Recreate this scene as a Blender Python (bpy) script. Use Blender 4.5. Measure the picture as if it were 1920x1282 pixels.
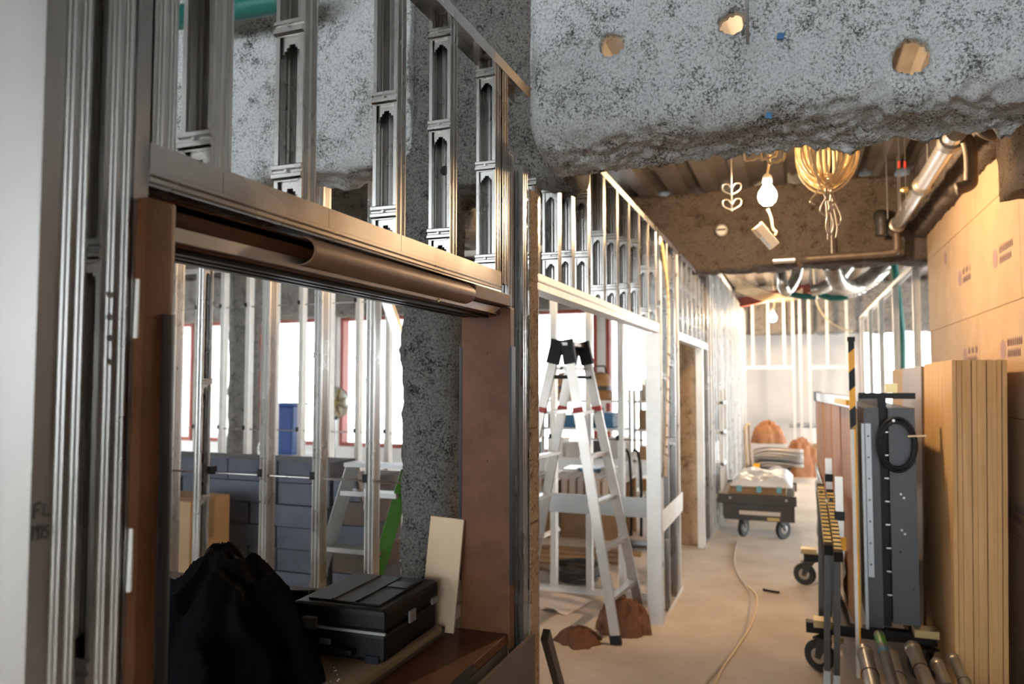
import bpy, bmesh, math, random
from mathutils import Vector, Matrix, noise
random.seed(7)
for o in list(bpy.data.objects): bpy.data.objects.remove(o)
scene = bpy.context.scene
COL = scene.collection
V = Vector
# ------------------------------------------------------------------ camera
FPX = 1400.0; EYE = 1.65; VPX, VPY = 1495.0, 715.0
PIT = math.atan((VPY-641)/FPX); YAW = math.atan((VPX-960)*math.cos(PIT)/FPX)
RG = V((math.cos(YAW), math.sin(YAW), 0))
FW = V((-math.sin(YAW)*math.cos(PIT), math.cos(YAW)*math.cos(PIT), math.sin(PIT)))
UP = RG.cross(FW)
EYEP = V((0, 0, EYE))
cam = bpy.data.cameras.new('camera'); camo = bpy.data.objects.new('camera', cam); COL.objects.link(camo)
cam.sensor_width = 36; cam.lens = FPX/1920*36; cam.clip_start = 0.05
m = Matrix.Identity(4)
for i in range(3): m[i][0] = RG[i]; m[i][1] = UP[i]; m[i][2] = -FW[i]; m[i][3] = EYEP[i]
camo.matrix_world = m
cam.dof.use_dof = True; cam.dof.focus_distance = 2.0; cam.dof.aperture_fstop = 3.2
scene.camera = camo
# ------------------------------------------------------------------ world, light, exposure
w = bpy.data.worlds.new('sky'); scene.world = w; w.use_nodes = True
bg = w.node_tree.nodes['Background']; bg.inputs[0].default_value = (0.86, 0.95, 1.0, 1); bg.inputs[1].default_value = 11.0
scene.view_settings.view_transform = 'Standard'; scene.view_settings.look = 'None'
scene.view_settings.exposure = 0.75; scene.view_settings.gamma = 1.0
scene.view_settings.use_curve_mapping = False
LAMP = 740.0     # radiance of the bare site bulbs

def ray(px, py):
    return FW + RG*((px-960)/FPX) - UP*((py-641)/FPX)
def onX(px, py, X): d = ray(px, py); return EYEP + d*(X/d.x)
def onY(px, py, Y): d = ray(px, py); return EYEP + d*(Y/d.y)
def onZ(px, py, Z): d = ray(px, py); return EYEP + d*((Z-EYE)/d.z)
XL = -0.88; XR = 1.05; ZC = 3.45
def wy(px): return onX(px, 700, XL).y
def zx(px, py, X): return onX(px, py, X).z

# ------------------------------------------------------------------ materials
def mat(name, col, rough=0.6, metal=0.0, var=0.0, scale=8.0, bump=0.0, bscale=60.0, col2=None, stretch=None, emit=None, estr=0, trans=0, ramp=(0.35, 0.65), spec=0.5, detail=5):
    mt = bpy.data.materials.new(name); mt.use_nodes = True
    nt = mt.node_tree; n = nt.nodes; l = nt.links; p = n['Principled BSDF']
    c = (*col, 1)
    p.inputs['Base Color'].default_value = c; p.inputs['Roughness'].default_value = rough; p.inputs['Metallic'].default_value = metal
    p.inputs['Specular IOR Level'].default_value = spec
    if emit:
        p.inputs['Emission Color'].default_value = (*emit, 1); p.inputs['Emission Strength'].default_value = estr
    if col2 or var or bump:
        tc = n.new('ShaderNodeTexCoord'); mp = n.new('ShaderNodeMapping')
        g = n.new('ShaderNodeNewGeometry')
        l.new(g.outputs['Position'], mp.inputs[0])
        if stretch: mp.inputs['Scale'].default_value = stretch
    if col2 or var:
        t = n.new('ShaderNodeTexNoise'); t.inputs['Scale'].default_value = scale; t.inputs['Detail'].default_value = detail; t.inputs['Roughness'].default_value = 0.62
        l.new(mp.outputs[0], t.inputs['Vector'])
        r = n.new('ShaderNodeValToRGB'); r.color_ramp.elements[0].position = ramp[0]; r.color_ramp.elements[1].position = ramp[1]
        if not col2: col2 = tuple(max(0, x*(1-var)) for x in col)
        r.color_ramp.elements[0].color = (*col2, 1); r.color_ramp.elements[1].color = c
        l.new(t.outputs[0], r.inputs[0]); l.new(r.outputs[0], p.inputs['Base Color'])
        if metal > 0.5:
            rr = n.new('ShaderNodeMapRange'); rr.inputs['To Min'].default_value = max(0.05, rough-0.1); rr.inputs['To Max'].default_value = rough+0.12
            l.new(t.outputs[0], rr.inputs[0]); l.new(rr.outputs[0], p.inputs['Roughness'])
    if bump:
        b = n.new('ShaderNodeTexNoise'); b.inputs['Scale'].default_value = bscale; b.inputs['Detail'].default_value = 4
        l.new(mp.outputs[0], b.inputs['Vector'])
        bp = n.new('ShaderNodeBump'); bp.inputs['Strength'].default_value = bump; bp.inputs['Distance'].default_value = 0.01
        l.new(b.outputs[0], bp.inputs['Height']); l.new(bp.outputs[0], p.inputs['Normal'])
    return mt
def spraymat(name, light, mid, dark, warm):
    mt = bpy.data.materials.new(name); mt.use_nodes = True
    nt = mt.node_tree; n = nt.nodes; l = nt.links; p = n['Principled BSDF']; p.inputs['Roughness'].default_value = 0.95; p.inputs['Specular IOR Level'].default_value = 0.1
    g = n.new('ShaderNodeNewGeometry')
    def nz(s, d, ro=0.6):
        t = n.new('ShaderNodeTexNoise'); t.inputs['Scale'].default_value = s; t.inputs['Detail'].default_value = d; t.inputs['Roughness'].default_value = ro
        l.new(g.outputs['Position'], t.inputs['Vector']); return t
    def mix(f, a, b):
        x = n.new('ShaderNodeMix'); x.data_type = 'RGBA'; l.new(f, x.inputs[0])
        for k, s in ((6, a), (7, b)):
            if isinstance(s, tuple): x.inputs[k].default_value = (*s, 1)
            else: l.new(s, x.inputs[k])
        return x.outputs[2]
    def step(o, a, b):
        r = n.new('ShaderNodeMapRange'); r.inputs['From Min'].default_value = a; r.inputs['From Max'].default_value = b; l.new(o, r.inputs[0]); return r.outputs[0]
    fine = nz(120, 6, 0.7); med = nz(10, 7, 0.7); big = nz(2.2, 3)
    c1 = mix(step(fine.outputs[0], 0.38, 0.56), mid, light)
    am = n.new('ShaderNodeMath'); am.operation = 'ADD'; l.new(fine.outputs[0], am.inputs[0]); l.new(med.outputs[0], am.inputs[1])
    c2 = mix(step(am.outputs[0], 0.985, 0.77), c1, dark)
    c3 = mix(step(big.outputs[0], 0.56, 0.72), c2, warm)
    cm = n.new('ShaderNodeMix'); cm.data_type = 'RGBA'; cm.inputs[0].default_value = 0.35
    l.new(c2, cm.inputs[6]); l.new(c3, cm.inputs[7]); l.new(cm.outputs[2], p.inputs['Base Color'])
    b = nz(110, 5, 0.7); bp = n.new('ShaderNodeBump'); bp.inputs['Strength'].default_value = 0.9; bp.inputs['Distance'].default_value = 0.012
    l.new(b.outputs[0], bp.inputs['Height']); l.new(bp.outputs[0], p.inputs['Normal'])
    return mt
def glassmat():
    mt = bpy.data.materials.new('window_glass'); mt.use_nodes = True; nt = mt.node_tree; nt.nodes.clear()
    o = nt.nodes.new('ShaderNodeOutputMaterial'); mx = nt.nodes.new('ShaderNodeMixShader'); t = nt.nodes.new('ShaderNodeBsdfTransparent'); g = nt.nodes.new('ShaderNodeBsdfGlossy')
    g.inputs['Roughness'].default_value = 0.05; mx.inputs[0].default_value = 0.06
    nt.links.new(t.outputs[0], mx.inputs[1]); nt.links.new(g.outputs[0], mx.inputs[2]); nt.links.new(mx.outputs[0], o.inputs[0]); return mt

STEEL = mat('galvanised_steel', (0.50, 0.485, 0.465), 0.28, 1.0, var=0.10, scale=5, ramp=(0.3, 0.7), detail=2)
STEELD = mat('dull_zinc_steel', (0.42, 0.41, 0.40), 0.42, 1.0, var=0.12, scale=5, detail=2)
WHITEST = mat('pale_zinc_steel', (0.80, 0.79, 0.76), 0.5, 0.6, var=0.1, scale=9)
ALU = mat('aluminium', (0.50, 0.46, 0.42), 0.38, 1.0, var=0.12, scale=6)
BROWN = mat('brown_primer_steel', (0.115, 0.043, 0.014), 0.55, 0.0, col2=(0.07, 0.022, 0.007), scale=9, ramp=(0.3, 0.7), bump=0.08, bscale=200, spec=0.25)
DKBROWN = mat('dark_rail', (0.03, 0.025, 0.022), 0.4, 0.5, var=0.3, scale=15)
RUBBER = mat('black_edge_guard', (0.010, 0.012, 0.016), 0.42, spec=0.2)
BLACK = mat('black_plastic', (0.007, 0.007, 0.0075), 0.5, var=0.3, scale=20, spec=0.25)
BLACKCL = mat('black_cloth', (0.0035, 0.0035, 0.0045), 0.95, var=0.4, scale=25, bump=0.3, bscale=90, spec=0.08)
GREYPL = mat('grey_latch', (0.22, 0.21, 0.19), 0.4)
SPRAY = spraymat('sprayed_rock_wool', (0.64, 0.65, 0.65), (0.41, 0.41, 0.41), (0.08, 0.075, 0.07), (0.28, 0.24, 0.21))
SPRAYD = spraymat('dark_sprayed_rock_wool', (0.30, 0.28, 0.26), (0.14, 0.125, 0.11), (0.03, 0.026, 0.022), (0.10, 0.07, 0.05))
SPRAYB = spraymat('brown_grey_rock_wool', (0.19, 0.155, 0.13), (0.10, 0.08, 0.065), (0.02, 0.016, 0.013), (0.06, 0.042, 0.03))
SPRAYK = spraymat('darkest_rock_wool', (0.20, 0.19, 0.18), (0.085, 0.08, 0.072), (0.012, 0.011, 0.010), (0.05, 0.038, 0.03))  # darkest tone of the sprayed rock wool set
SPRAYT = spraymat('tan_sprayed_rock_wool', (0.46, 0.32, 0.20), (0.34, 0.21, 0.12), (0.10, 0.06, 0.03), (0.3, 0.18, 0.1))
CONC = mat('concrete_floor', (0.66, 0.58, 0.49), 0.7, 0, col2=(0.47, 0.39, 0.31), scale=1.6, bump=0.15, bscale=40, ramp=(0.3, 0.68), detail=9)
DKCONC = mat('dark_blocker_wall', (0.22, 0.20, 0.18), 0.85, 0, var=0.3, scale=2)  # for the two light-blocking walls added out of view
DECK = mat('deck_plate', (0.17, 0.15, 0.13), 0.55, 0.2, var=0.4, scale=3)
BOARD = mat('plasterboard_face', (0.44, 0.30, 0.17), 0.75, 0, col2=(0.37, 0.245, 0.135), scale=3, ramp=(0.3, 0.7))
BOARDE = mat('board_edge', (0.58, 0.345, 0.145), 0.7, 0, col2=(0.46, 0.265, 0.10), scale=30, stretch=(1, 1, 0.05))
PANELG = mat('glossy_brown_panel', (0.22, 0.135, 0.07), 0.28, 0, var=0.25, scale=4, stretch=(1, 1, 0.3))
WOOD = mat('red_brown_wood', (0.50, 0.245, 0.11), 0.6, 0, col2=(0.36, 0.165, 0.07), scale=10, stretch=(1, 1, 0.06))
PLY = mat('tan_plywood', (0.30, 0.19, 0.10), 0.6, 0, var=0.25, scale=8, stretch=(1, 0.15, 1))
TABLE = mat('grey_brown_table', (0.11, 0.08, 0.06), 0.6, 0, var=0.3, scale=5)
CREAM = mat('cream_board', (0.52, 0.38, 0.25), 0.8, 0, var=0.08, scale=4)
PURPLE = mat('faded_purple_print', (0.27, 0.17, 0.165), 0.8)
BLOCKM = mat('grey_block', (0.12, 0.13, 0.16), 0.85, 0, var=0.25, scale=6, bump=0.2, bscale=120)
STRAP = mat('dark_strap', (0.02, 0.022, 0.026), 0.5)
CARD = mat('cardboard', (0.36, 0.23, 0.12), 0.8, 0, var=0.2, scale=5)
WHITE = mat('white_paint', (0.82, 0.81, 0.78), 0.6, 0, var=0.06, scale=3)
PLASTER = mat('plaster_panel', (0.62, 0.58, 0.54), 0.85, 0, var=0.1, scale=2)
RED = mat('red_oxide_steel', (0.34, 0.06, 0.035), 0.6, 0, var=0.2, scale=6)
REDBR = mat('dark_red_steel_beam', (0.15, 0.03, 0.018), 0.55)
BLUE = mat('blue_plastic', (0.03, 0.08, 0.30), 0.5)
BLUED = mat('blue_sticker', (0.02, 0.11, 0.24), 0.5)
GREEN = mat('green_paint', (0.05, 0.17, 0.02), 0.45, var=0.3, scale=12)
TEAL = mat('teal_tube', (0.008, 0.11, 0.09), 0.35)
YELLOW = mat('safety_yellow', (0.90, 0.42, 0.01), 0.5)
YELL2 = mat('yellow_tread', (0.66, 0.50, 0.20), 0.55, 0, var=0.2, scale=30)
DKGREY = mat('dark_grey_steel', (0.06, 0.055, 0.052), 0.45, 0.3, var=0.2, scale=8)
GREYST = mat('slate_grey_panel', (0.055, 0.056, 0.062), 0.45, 0.2, var=0.15, scale=5)
LTGREY = mat('light_grey_profile', (0.42, 0.45, 0.47), 0.45, 0.3)
BROWNCL = mat('brown_cloth', (0.20, 0.085, 0.035), 0.85, 0, col2=(0.12, 0.045, 0.02), scale=14, bump=0.2, bscale=60)
ORANGECL = mat('orange_brown_sack', (0.40, 0.18, 0.085), 0.85, 0, var=0.3, scale=9)
SHEET = mat('white_plastic_sheet', (0.80, 0.80, 0.80), 0.35, 0, var=0.08, scale=6)
CABLE = mat('cream_cable', (0.80, 0.64, 0.40), 0.65)
GCABLE = mat('grey_cable', (0.42, 0.36, 0.30), 0.6)
PIPE = mat('grey_steel_pipe', (0.36, 0.33, 0.29), 0.35, 0.85, var=0.25, scale=12)
SILVER = mat('silver_duct', (0.88, 0.86, 0.82), 0.25, 0.9)
RUST = mat('rusty_pipe', (0.17, 0.13, 0.10), 0.5, 0.4, var=0.3, scale=12)
BAND = mat('yellow_brown_band', (0.50, 0.33, 0.13), 0.5, 0, var=0.15, scale=6)
ORTOOL = mat('orange_machine', (0.40, 0.20, 0.07), 0.5, 0, var=0.3, scale=12)
TIRE = mat('black_tyre', (0.014, 0.014, 0.014), 0.6)
BRASS = mat('zinc_yellow_plate', (0.42, 0.32, 0.15), 0.4, 0.8)
INK = mat('marker_ink', (0.01, 0.01, 0.012), 0.6)
REDTAPE = mat('red_tape', (0.42, 0.03, 0.02), 0.5)
TAPEB = mat('light_blue_tape', (0.16, 0.42, 0.52), 0.5)
BULB = mat('lit_bulb', (1, 1, 1), 0.5, emit=(1.0, 0.69, 0.40), estr=LAMP)
BULB2 = mat('lit_bulb_far', (1, 1, 1), 0.5, emit=(1.0, 0.70, 0.42), estr=LAMP)
FLUO = mat('lamp_reflector', (0.85, 0.8, 0.7), 0.25, 0.8)
GLASS = glassmat()
CLEAR = mat('clear_film_duct', (0.60, 0.56, 0.50), 0.15, 0.7, var=0.4, scale=12)
HAIRS = mat('pale_dust', (0.75, 0.72, 0.66), 0.9)

# ------------------------------------------------------------------ builders
class MB:
    def __init__(s): s.v = []; s.f = []
    def add(s, vs, fs, M=None):
        b = len(s.v); s.v += [(M @ V(p)) if M else V(p) for p in vs]; s.f += [tuple(i+b for i in q) for q in fs]; return s
    def box(s, x0, x1, y0, y1, z0, z1, M=None):
        vs = [(x, y, z) for z in (z0, z1) for y in (y0, y1) for x in (x0, x1)]
        return s.add(vs, [(0, 2, 3, 1), (4, 5, 7, 6), (0, 1, 5, 4), (2, 6, 7, 3), (0, 4, 6, 2), (1, 3, 7, 5)], M)
    def bar(s, p0, p1, a, b=None, up=(0, 0, 1)):          # rectangular bar between two points
        p0, p1 = V(p0), V(p1); b = b or a; d = (p1-p0).normalized(); u = V(up)
        if abs(d.dot(u)) > 0.98: u = V((0, 1, 0))
        r = d.cross(u).normalized(); u = r.cross(d)
        vs = [p+r*(i*a/2)+u*(j*b/2) for p in (p0, p1) for i, j in ((-1, -1), (1, -1), (1, 1), (-1, 1))]
        return s.add(vs, [(3, 2, 1, 0), (4, 5, 6, 7), (0, 1, 5, 4), (1, 2, 6, 5), (2, 3, 7, 6), (3, 0, 4, 7)])
    def tube(s, pts, r, n=8, closed=False, r2=None):
        pts = [V(p) for p in pts]; k = len(pts); prev = None; rings = []
        for i, p in enumerate(pts):
            a = pts[i-1] if (i or closed) else p; c = pts[(i+1) % k] if (i < k-1 or closed) else p
            d = (c-a).normalized()
            if prev is None:
                u = V((0, 0, 1)) if abs(d.z) < 0.9 else V((1, 0, 0))
                u = (u-d*u.dot(d)).normalized()
            else:
                u = prev-d*prev.dot(d); u = u.normalized() if u.length > 1e-6 else V((1, 0, 0))
            prev = u; w_ = d.cross(u)
            rr = r if r2 is None else r+(r2-r)*i/max(1, k-1)
            rings.append([p+u*(rr*math.cos(2*math.pi*j/n))+w_*(rr*math.sin(2*math.pi*j/n)) for j in range(n)])
        vs = [q for g in rings for q in g]; fs = []
        for i in range(k if closed else k-1):
            for j in range(n):
                a = i*n+j; b_ = i*n+(j+1) % n; c = ((i+1) % k)*n+(j+1) % n; d_ = ((i+1) % k)*n+j
                fs.append((a, b_, c, d_))
        if not closed: fs += [tuple(reversed(range(n))), tuple(range((k-1)*n, k*n))]
        return s.add(vs, fs)
    def cyl(s, p0, p1, r, r1=None, n=14): return s.tube([p0, p1], r, n, r2=r1)
    def lathe(s, c, prof, n=20, axis=(0, 0, 1)):
        c = V(c); a = V(axis).normalized(); u = V((1, 0, 0)) if abs(a.x) < 0.9 else V((0, 1, 0)); u = (u-a*u.dot(a)).normalized(); w_ = a.cross(u)
        vs = []; fs = []; k = len(prof)
        for r, z in prof:
            for j in range(n):
                t = 2*math.pi*j/n; vs.append(c+a*z+u*(r*math.cos(t))+w_*(r*math.sin(t)))
        for i in range(k-1):
            for j in range(n): fs.append((i*n+j, i*n+(j+1) % n, (i+1)*n+(j+1) % n, (i+1)*n+j))
        fs += [tuple(reversed(range(n))), tuple(range((k-1)*n, k*n))]
        return s.add(vs, fs)
    def prism(s, poly, vec):                               # planar polygon (3D points) extruded by vec
        n = len(poly); vec = V(vec); vs = [V(p) for p in poly]+[V(p)+vec for p in poly]
        return s.add(vs, [tuple(reversed(range(n))), tuple(range(n, 2*n))]+[(i, (i+1) % n, n+(i+1) % n, n+i) for i in range(n)])
    def sheet(s, prof, z0, z1, t=0.0014):                  # folded sheet metal: open XY profile, extruded in Z, offset inwards
        k = len(prof); P = [V((a, b)) for a, b in prof]; Q = []
        for i in range(k):
            d = (P[min(i+1, k-1)]-P[max(i-1, 0)]).normalized(); Q.append(P[i]+V((-d.y, d.x))*t)
        vs = [(p.x, p.y, z) for z in (z0, z1) for p in P]+[(q.x, q.y, z) for z in (z0, z1) for q in Q]
        fs = []
        for i in range(k-1):
            fs.append((i, i+1, k+i+1, k+i)); fs.append((2*k+i+1, 2*k+i, 3*k+i, 3*k+i+1))
            fs.append((k+i, k+i+1, 3*k+i+1, 3*k+i)); fs.append((i+1, i, 2*k+i, 2*k+i+1))
        fs += [(0, k, 3*k, 2*k), (k-1, 3*k-1, 4*k-1, 2*k-1)]
        return s.add(vs, fs)
    def mesh(s, name, off=(0, 0, 0), smooth=False):
        me = bpy.data.meshes.new(name); off = V(off)
        me.from_pydata([p-off for p in s.v], [], s.f); me.update()
        if smooth: me.shade_smooth()
        return me
    def build(s, name, mt, parent=None, smooth=False, bevel=0, label=None, cat=None, group=None, kind=None):
        lo = [min(p[i] for p in s.v) for i in range(3)]; hi = [max(p[i] for p in s.v) for i in range(3)]
        base = V(((lo[0]+hi[0])/2, (lo[1]+hi[1])/2, lo[2]))
        me = s.mesh(name, base, smooth); me.materials.append(mt)
        bm = bmesh.new(); bm.from_mesh(me); bmesh.ops.recalc_face_normals(bm, faces=bm.faces); bm.to_mesh(me); bm.free()
        if smooth == 'auto':
            try: me.set_sharp_from_angle(angle=0.7)
            except Exception: pass
        o = bpy.data.objects.new(name, me); COL.objects.link(o)
        if bevel:
            b = o.modifiers.new('edge', 'BEVEL'); b.width = bevel; b.segments = 2; b.limit_method = 'ANGLE'
        place(o, base, parent); tag(o, label, cat, group, kind); return o
WORLDLOC = {}
def place(o, wl, parent):
    WORLDLOC[o] = V(wl)
    if parent is not None: o.parent = parent; o.location = V(wl)-WORLDLOC[parent]
    else: o.location = wl
def tag(o, label=None, cat=None, group=None, kind=None):
    if label: o['label'] = label
    if cat: o['category'] = cat
    if group: o['group'] = group
    if kind: o['kind'] = kind
    return o
def thing(name, label, cat, loc, group=None, kind=None):
    o = bpy.data.objects.new(name, None); COL.objects.link(o); o.empty_display_size = 0.1
    place(o, loc, None); return tag(o, label, cat, group, kind)
def inst(me, name, loc, parent, rz=0):
    o = bpy.data.objects.new(name, me); COL.objects.link(o); place(o, loc, parent); o.rotation_euler.z = rz; return o
ORD = ['first', 'second', 'third', 'fourth', 'fifth', 'sixth', 'seventh', 'eighth', 'ninth', 'tenth', 'eleventh', 'twelfth', 'thirteenth', 'fourteenth']
def nz(p, s=1.0, o=4): return noise.fractal(V(p)*s, 1.0, 2.0, o)
def helix(n, f): return [f(i/(n-1)) for i in range(n)]
def smooth_path(pts, k=6):
    pts = [V(p) for p in pts]; out = []
    for i in range(len(pts)-1):
        a = pts[max(i-1, 0)]; b = pts[i]; c = pts[i+1]; d = pts[min(i+2, len(pts)-1)]
        for j in range(k):
            t = j/k; out.append(0.5*((2*b)+(c-a)*t+(2*a-5*b+4*c-d)*t*t+(3*b-a-3*c+d)*t**3))
    return out+[pts[-1]]
# sprayed surfaces: a shell of two skins with optional holes
def shell(outer, inner, holes=lambda p: False, snap=None):
    nu, nv = len(outer), len(outer[0]); mb = MB()
    idx = lambda k, i, j: k*nu*nv+i*nv+j
    keep = [[not holes((outer[i][j]+outer[i+1][j]+outer[i+1][j+1]+outer[i][j+1])/4) for j in range(nv-1)] for i in range(nu-1)]
    if snap:
        for i in range(nu):
            for j in range(nv):
                cells = [keep[a][b] for a in (i-1, i) for b in (j-1, j) if 0 <= a < nu-1 and 0 <= b < nv-1]
                if True in cells and False in cells:
                    snap(outer[i][j]); snap(inner[i][j])
    mb.v = [p for r in outer for p in r]+[p for r in inner for p in r]
    for i in range(nu-1):
        for j in range(nv-1):
            if not keep[i][j]: continue
            q = [(i, j), (i+1, j), (i+1, j+1), (i, j+1)]
            mb.f.append(tuple(idx(0, *c) for c in q)); mb.f.append(tuple(idx(1, *c) for c in reversed(q)))
            for e in range(4):
                a, b = q[e], q[(e+1) % 4]
                ni, nj = [(i, j-1), (i+1, j), (i, j+1), (i-1, j)][e]
                if not (0 <= ni < nu-1 and 0 <= nj < nv-1) or not keep[ni][nj]:
                    mb.f.append((idx(0, *a), idx(1, *a), idx(1, *b), idx(0, *b)))
    return mb
def lumpy_prism(path, x0, x1, du, amp, sc, seed, axis='x'):
    """closed lumpy body: closed (a,z) path swept along x (or y) with displaced skin and end caps"""
    n = max(2, int((x1-x0)/du)); k = len(path); mb = MB(); cx = sum(p[0] for p in path)/k; cz = sum(p[1] for p in path)/k
    for i in range(n+1):
        t = x0+(x1-x0)*i/n
        for (a, z) in path:
            P = V((t, a, z)) if axis == 'x' else V((a, t, z))
            d = V((0, a-cx, z-cz)) if axis == 'x' else V((a-cx, 0, z-cz)); d.normalize()
            P = P+d*(amp*nz(P+V((seed, 0, 0)), sc)+amp*0.5*nz(P, sc*4, 2)); mb.v.append(P)
    for i in range(n):
        for j in range(k):
            mb.f.append((i*k+j, i*k+(j+1) % k, (i+1)*k+(j+1) % k, (i+1)*k+j))
    mb.f += [tuple(reversed(range(k))), tuple(range(n*k, (n+1)*k))]
    return mb
def rect_path(a0, a1, z0, z1, d, rnd=0.04):
    pts = [(a0, z1), (a0, z0+rnd), (a0+rnd*0.3, z0+rnd*0.3), (a0+rnd, z0), (a1-rnd, z0), (a1-rnd*0.3, z0+rnd*0.3), (a1, z0+rnd), (a1, z1)]
    out = []
    for i in range(len(pts)):
        p = V(pts[i]); q = V(pts[(i+1) % len(pts)]); L = (q-p).length; m_ = max(1, int(L/d))
        if i == len(pts)-1: m_ = max(1, int(L/(d*4)))
        out += [tuple(p+(q-p)*(t/m_)) for t in range(m_)]
    return out
def heap(name, c, rx, ry, h, seed, mt, parent=None, n=56, rings=22, fold=0.35, peak=(0, 0), power=0.75, ff=3.0, **kw):
    c = V(c); mb = MB(); ro = 0.0
    for i in range(rings+1):
        t = i/rings
        for j in range(n):
            a = 2*math.pi*j/n; u = V((math.cos(a), math.sin(a), 0))
            e = 1+0.22*nz(u*1.3+V((seed, 0, 0)), 1.2, 3)+0.06*math.sin(a*9+seed)
            x = u.x*rx*t*e+peak[0]*(1-t); y = u.y*ry*t*e+peak[1]*(1-t)
            hh = h*max(0, (1-t**2.2))**power
            q = V((x*5/rx*0.2, y*5/ry*0.2, seed)); r = abs(nz(q*ff+V((0, 0, seed)), 1.0, 2))
            hh *= 1-fold*r-0.10*abs(math.sin(a*4+3*nz(q, 0.6, 2)+seed))*t
            mb.v.append(c+V((x, y, max(0.0, hh)+(0.004 if i == rings else 0))))
    for i in range(rings):
        for j in range(n): mb.f.append((i*n+j, i*n+(j+1) % n, (i+1)*n+(j+1) % n, (i+1)*n+j))
    mb.f.append(tuple(reversed(range(n))))
    b = len(mb.v); mb.v += [V((p.x, p.y, c.z)) for p in mb.v[rings*n:(rings+1)*n]]
    for j in range(n): mb.f.append((rings*n+j, rings*n+(j+1) % n, b+(j+1) % n, b+j))
    mb.f.append(tuple(reversed(range(b, b+n))))
    return mb.build(name, mt, parent, smooth=True, **kw)

# ------------------------------------------------------------------ floor, ceiling, outer walls
fl = MB().box(-14, 6, -6, 17, -0.2, 0).build('floor', CONC, label='bare tan concrete floor running down the corridor', cat='floor', kind='structure')
c = MB(); prof = []; x = -14.0
while x < 6:
    prof += [(x, ZC), (x+0.12, ZC), (x+0.15, ZC+0.06), (x+0.27, ZC+0.06)]; x += 0.30
prof.append((6, ZC))
k = len(prof)
c.v = [V((a, y, z+dz)) for dz in (0, 0.04) for y in (-6, 17) for a, z in prof]
for i in range(k-1):
    c.f += [(i, i+1, k+i+1, k+i), (2*k+i+1, 2*k+i, 3*k+i, 3*k+i+1), (i+1, i, 2*k+i, 2*k+i+1), (k+i, k+i+1, 3*k+i+1, 3*k+i)]
c.build('ceiling', DECK, label='ribbed metal deck ceiling above the corridor', cat='ceiling', kind='structure')

win_n = [0]
def window_wall(name, label, axis, pos, a0, a1, wins, z0, z1, mt, th=0.15, frame=RED, inward=-1):
    """wall in plane axis=pos between a0..a1 with window openings [(w0,w1)]; frame and pane for each"""
    root = thing(name, label, 'wall', ((a0+a1)/2, pos, 0) if axis == 'y' else (pos, (a0+a1)/2, 0), kind='structure')
    def bx(mb, s, e, za, zb, d0=0.0, d1=th):
        return mb.box(s, e, pos+d0, pos+d1, za, zb) if axis == 'y' else mb.box(pos+d0, pos+d1, s, e, za, zb)
    mb = MB()
    bx(mb, a0, a1, 0, z0); bx(mb, a0, a1, z1, ZC)
    cur = a0
    for s, e in wins: bx(mb, cur, s, z0, z1); cur = e
    bx(mb, cur, a1, z0, z1)
    mb.build('wall_panel', mt, root)
    for wi, (s, e) in enumerate(wins):
        win_n[0] += 1
        wn = thing('window_%d' % win_n[0], 'bright %s framed window, %s in the %s' % ('red', ORD[wi]+(' from the left' if axis == 'y' else ' from the near end'), {'wall_back': 'white wall behind the left studs', 'wall_end': 'end wall right of the corridor', 'wall_side_left': 'outer wall far left', 'wall_side_right': 'outer wall of the right side room', 'wall_rear': 'wall behind the viewer'}[name]), 'window', ((s+e)/2, pos+th/2, z0) if axis == 'y' else (pos+th/2, (s+e)/2, z0), kind='structure')
        f = MB(); t = 0.06
        bx(f, s, e, z0, z0+t, -0.03, th+0.01); bx(f, s, e, z1-t, z1, -0.03, th+0.01); bx(f, s, s+t, z0+t, z1-t, -0.03, th+0.01); bx(f, e-t, e, z0+t, z1-t, -0.03, th+0.01)
        f.build('window_frame', frame, wn)
        md = (s+e)/2; bx(MB(), md-0.03, md+0.03, z0+t, z1-t, 0.02, 0.07).build('mullion', WHITE, wn)
        bx(MB(), s+t, md-0.03, z0+t, z1-t, 0.04, 0.05).build('pane', GLASS, wn); bx(MB(), md+0.03, e-t, z0+t, z1-t, 0.04, 0.05).build('pane', GLASS, wn)
    return root
LW = [(-13.6+1.56*i, -13.6+1.56*i+1.42) for i in range(8)]
window_wall('wall_back', 'white outer wall with a row of red framed windows behind the studs', 'y', 11.0, -14, -1.15, LW, 0.55, 2.75, WHITE)
MB().box(-1.3, -1.15, 11.0, 17, 0, ZC).build('wall_return', PLASTER, label='pale plaster wall behind the far stud bundle', cat='wall', kind='structure')
window_wall('wall_end', 'pale plaster wall closing the end of the corridor', 'y', 16.6, -1.15, 6, [(1.2, 3.3), (3.5, 5.6)], 0.9, 2.75, PLASTER)
window_wall('wall_side_left', 'outer wall on the far left side of the room', 'x', -14.0, -6, 17, [(4, 6.6), (7, 9.6)], 0.5, 2.9, WHITE)
window_wall('wall_side_right', 'outer wall of the side room beyond the plasterboard', 'x', 5.85, 7.4, 17, [(7.8, 10.2), (10.6, 13.2), (13.6, 16.2)], 0.3, 2.9, WHITE)
window_wall('wall_rear', 'outer wall behind the viewer with large windows', 'y', -6.15, -14, 6, [(-6.6, -3.8), (-3.4, -0.6), (-0.2, 2.6)], 1.0, 3.1, WHITE)

MB().box(5.85, 6.0, -6, 7.4, 0, ZC).build('wall_side_blocker', DKCONC, label='added dark windowless wall out of view on the right, keeping light low', cat='wall', kind='structure')  # added out of view, windowless, so the near studs reflect a dark side
MB().box(1.16, 5.85, 7.3, 7.4, 0, ZC).build('wall_light_blocker', DKCONC, label='added unseen partition blocking side window light behind the plasterboard wall', cat='wall', kind='structure')  # added unseen, cuts the far right window light from stud reflections
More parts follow.
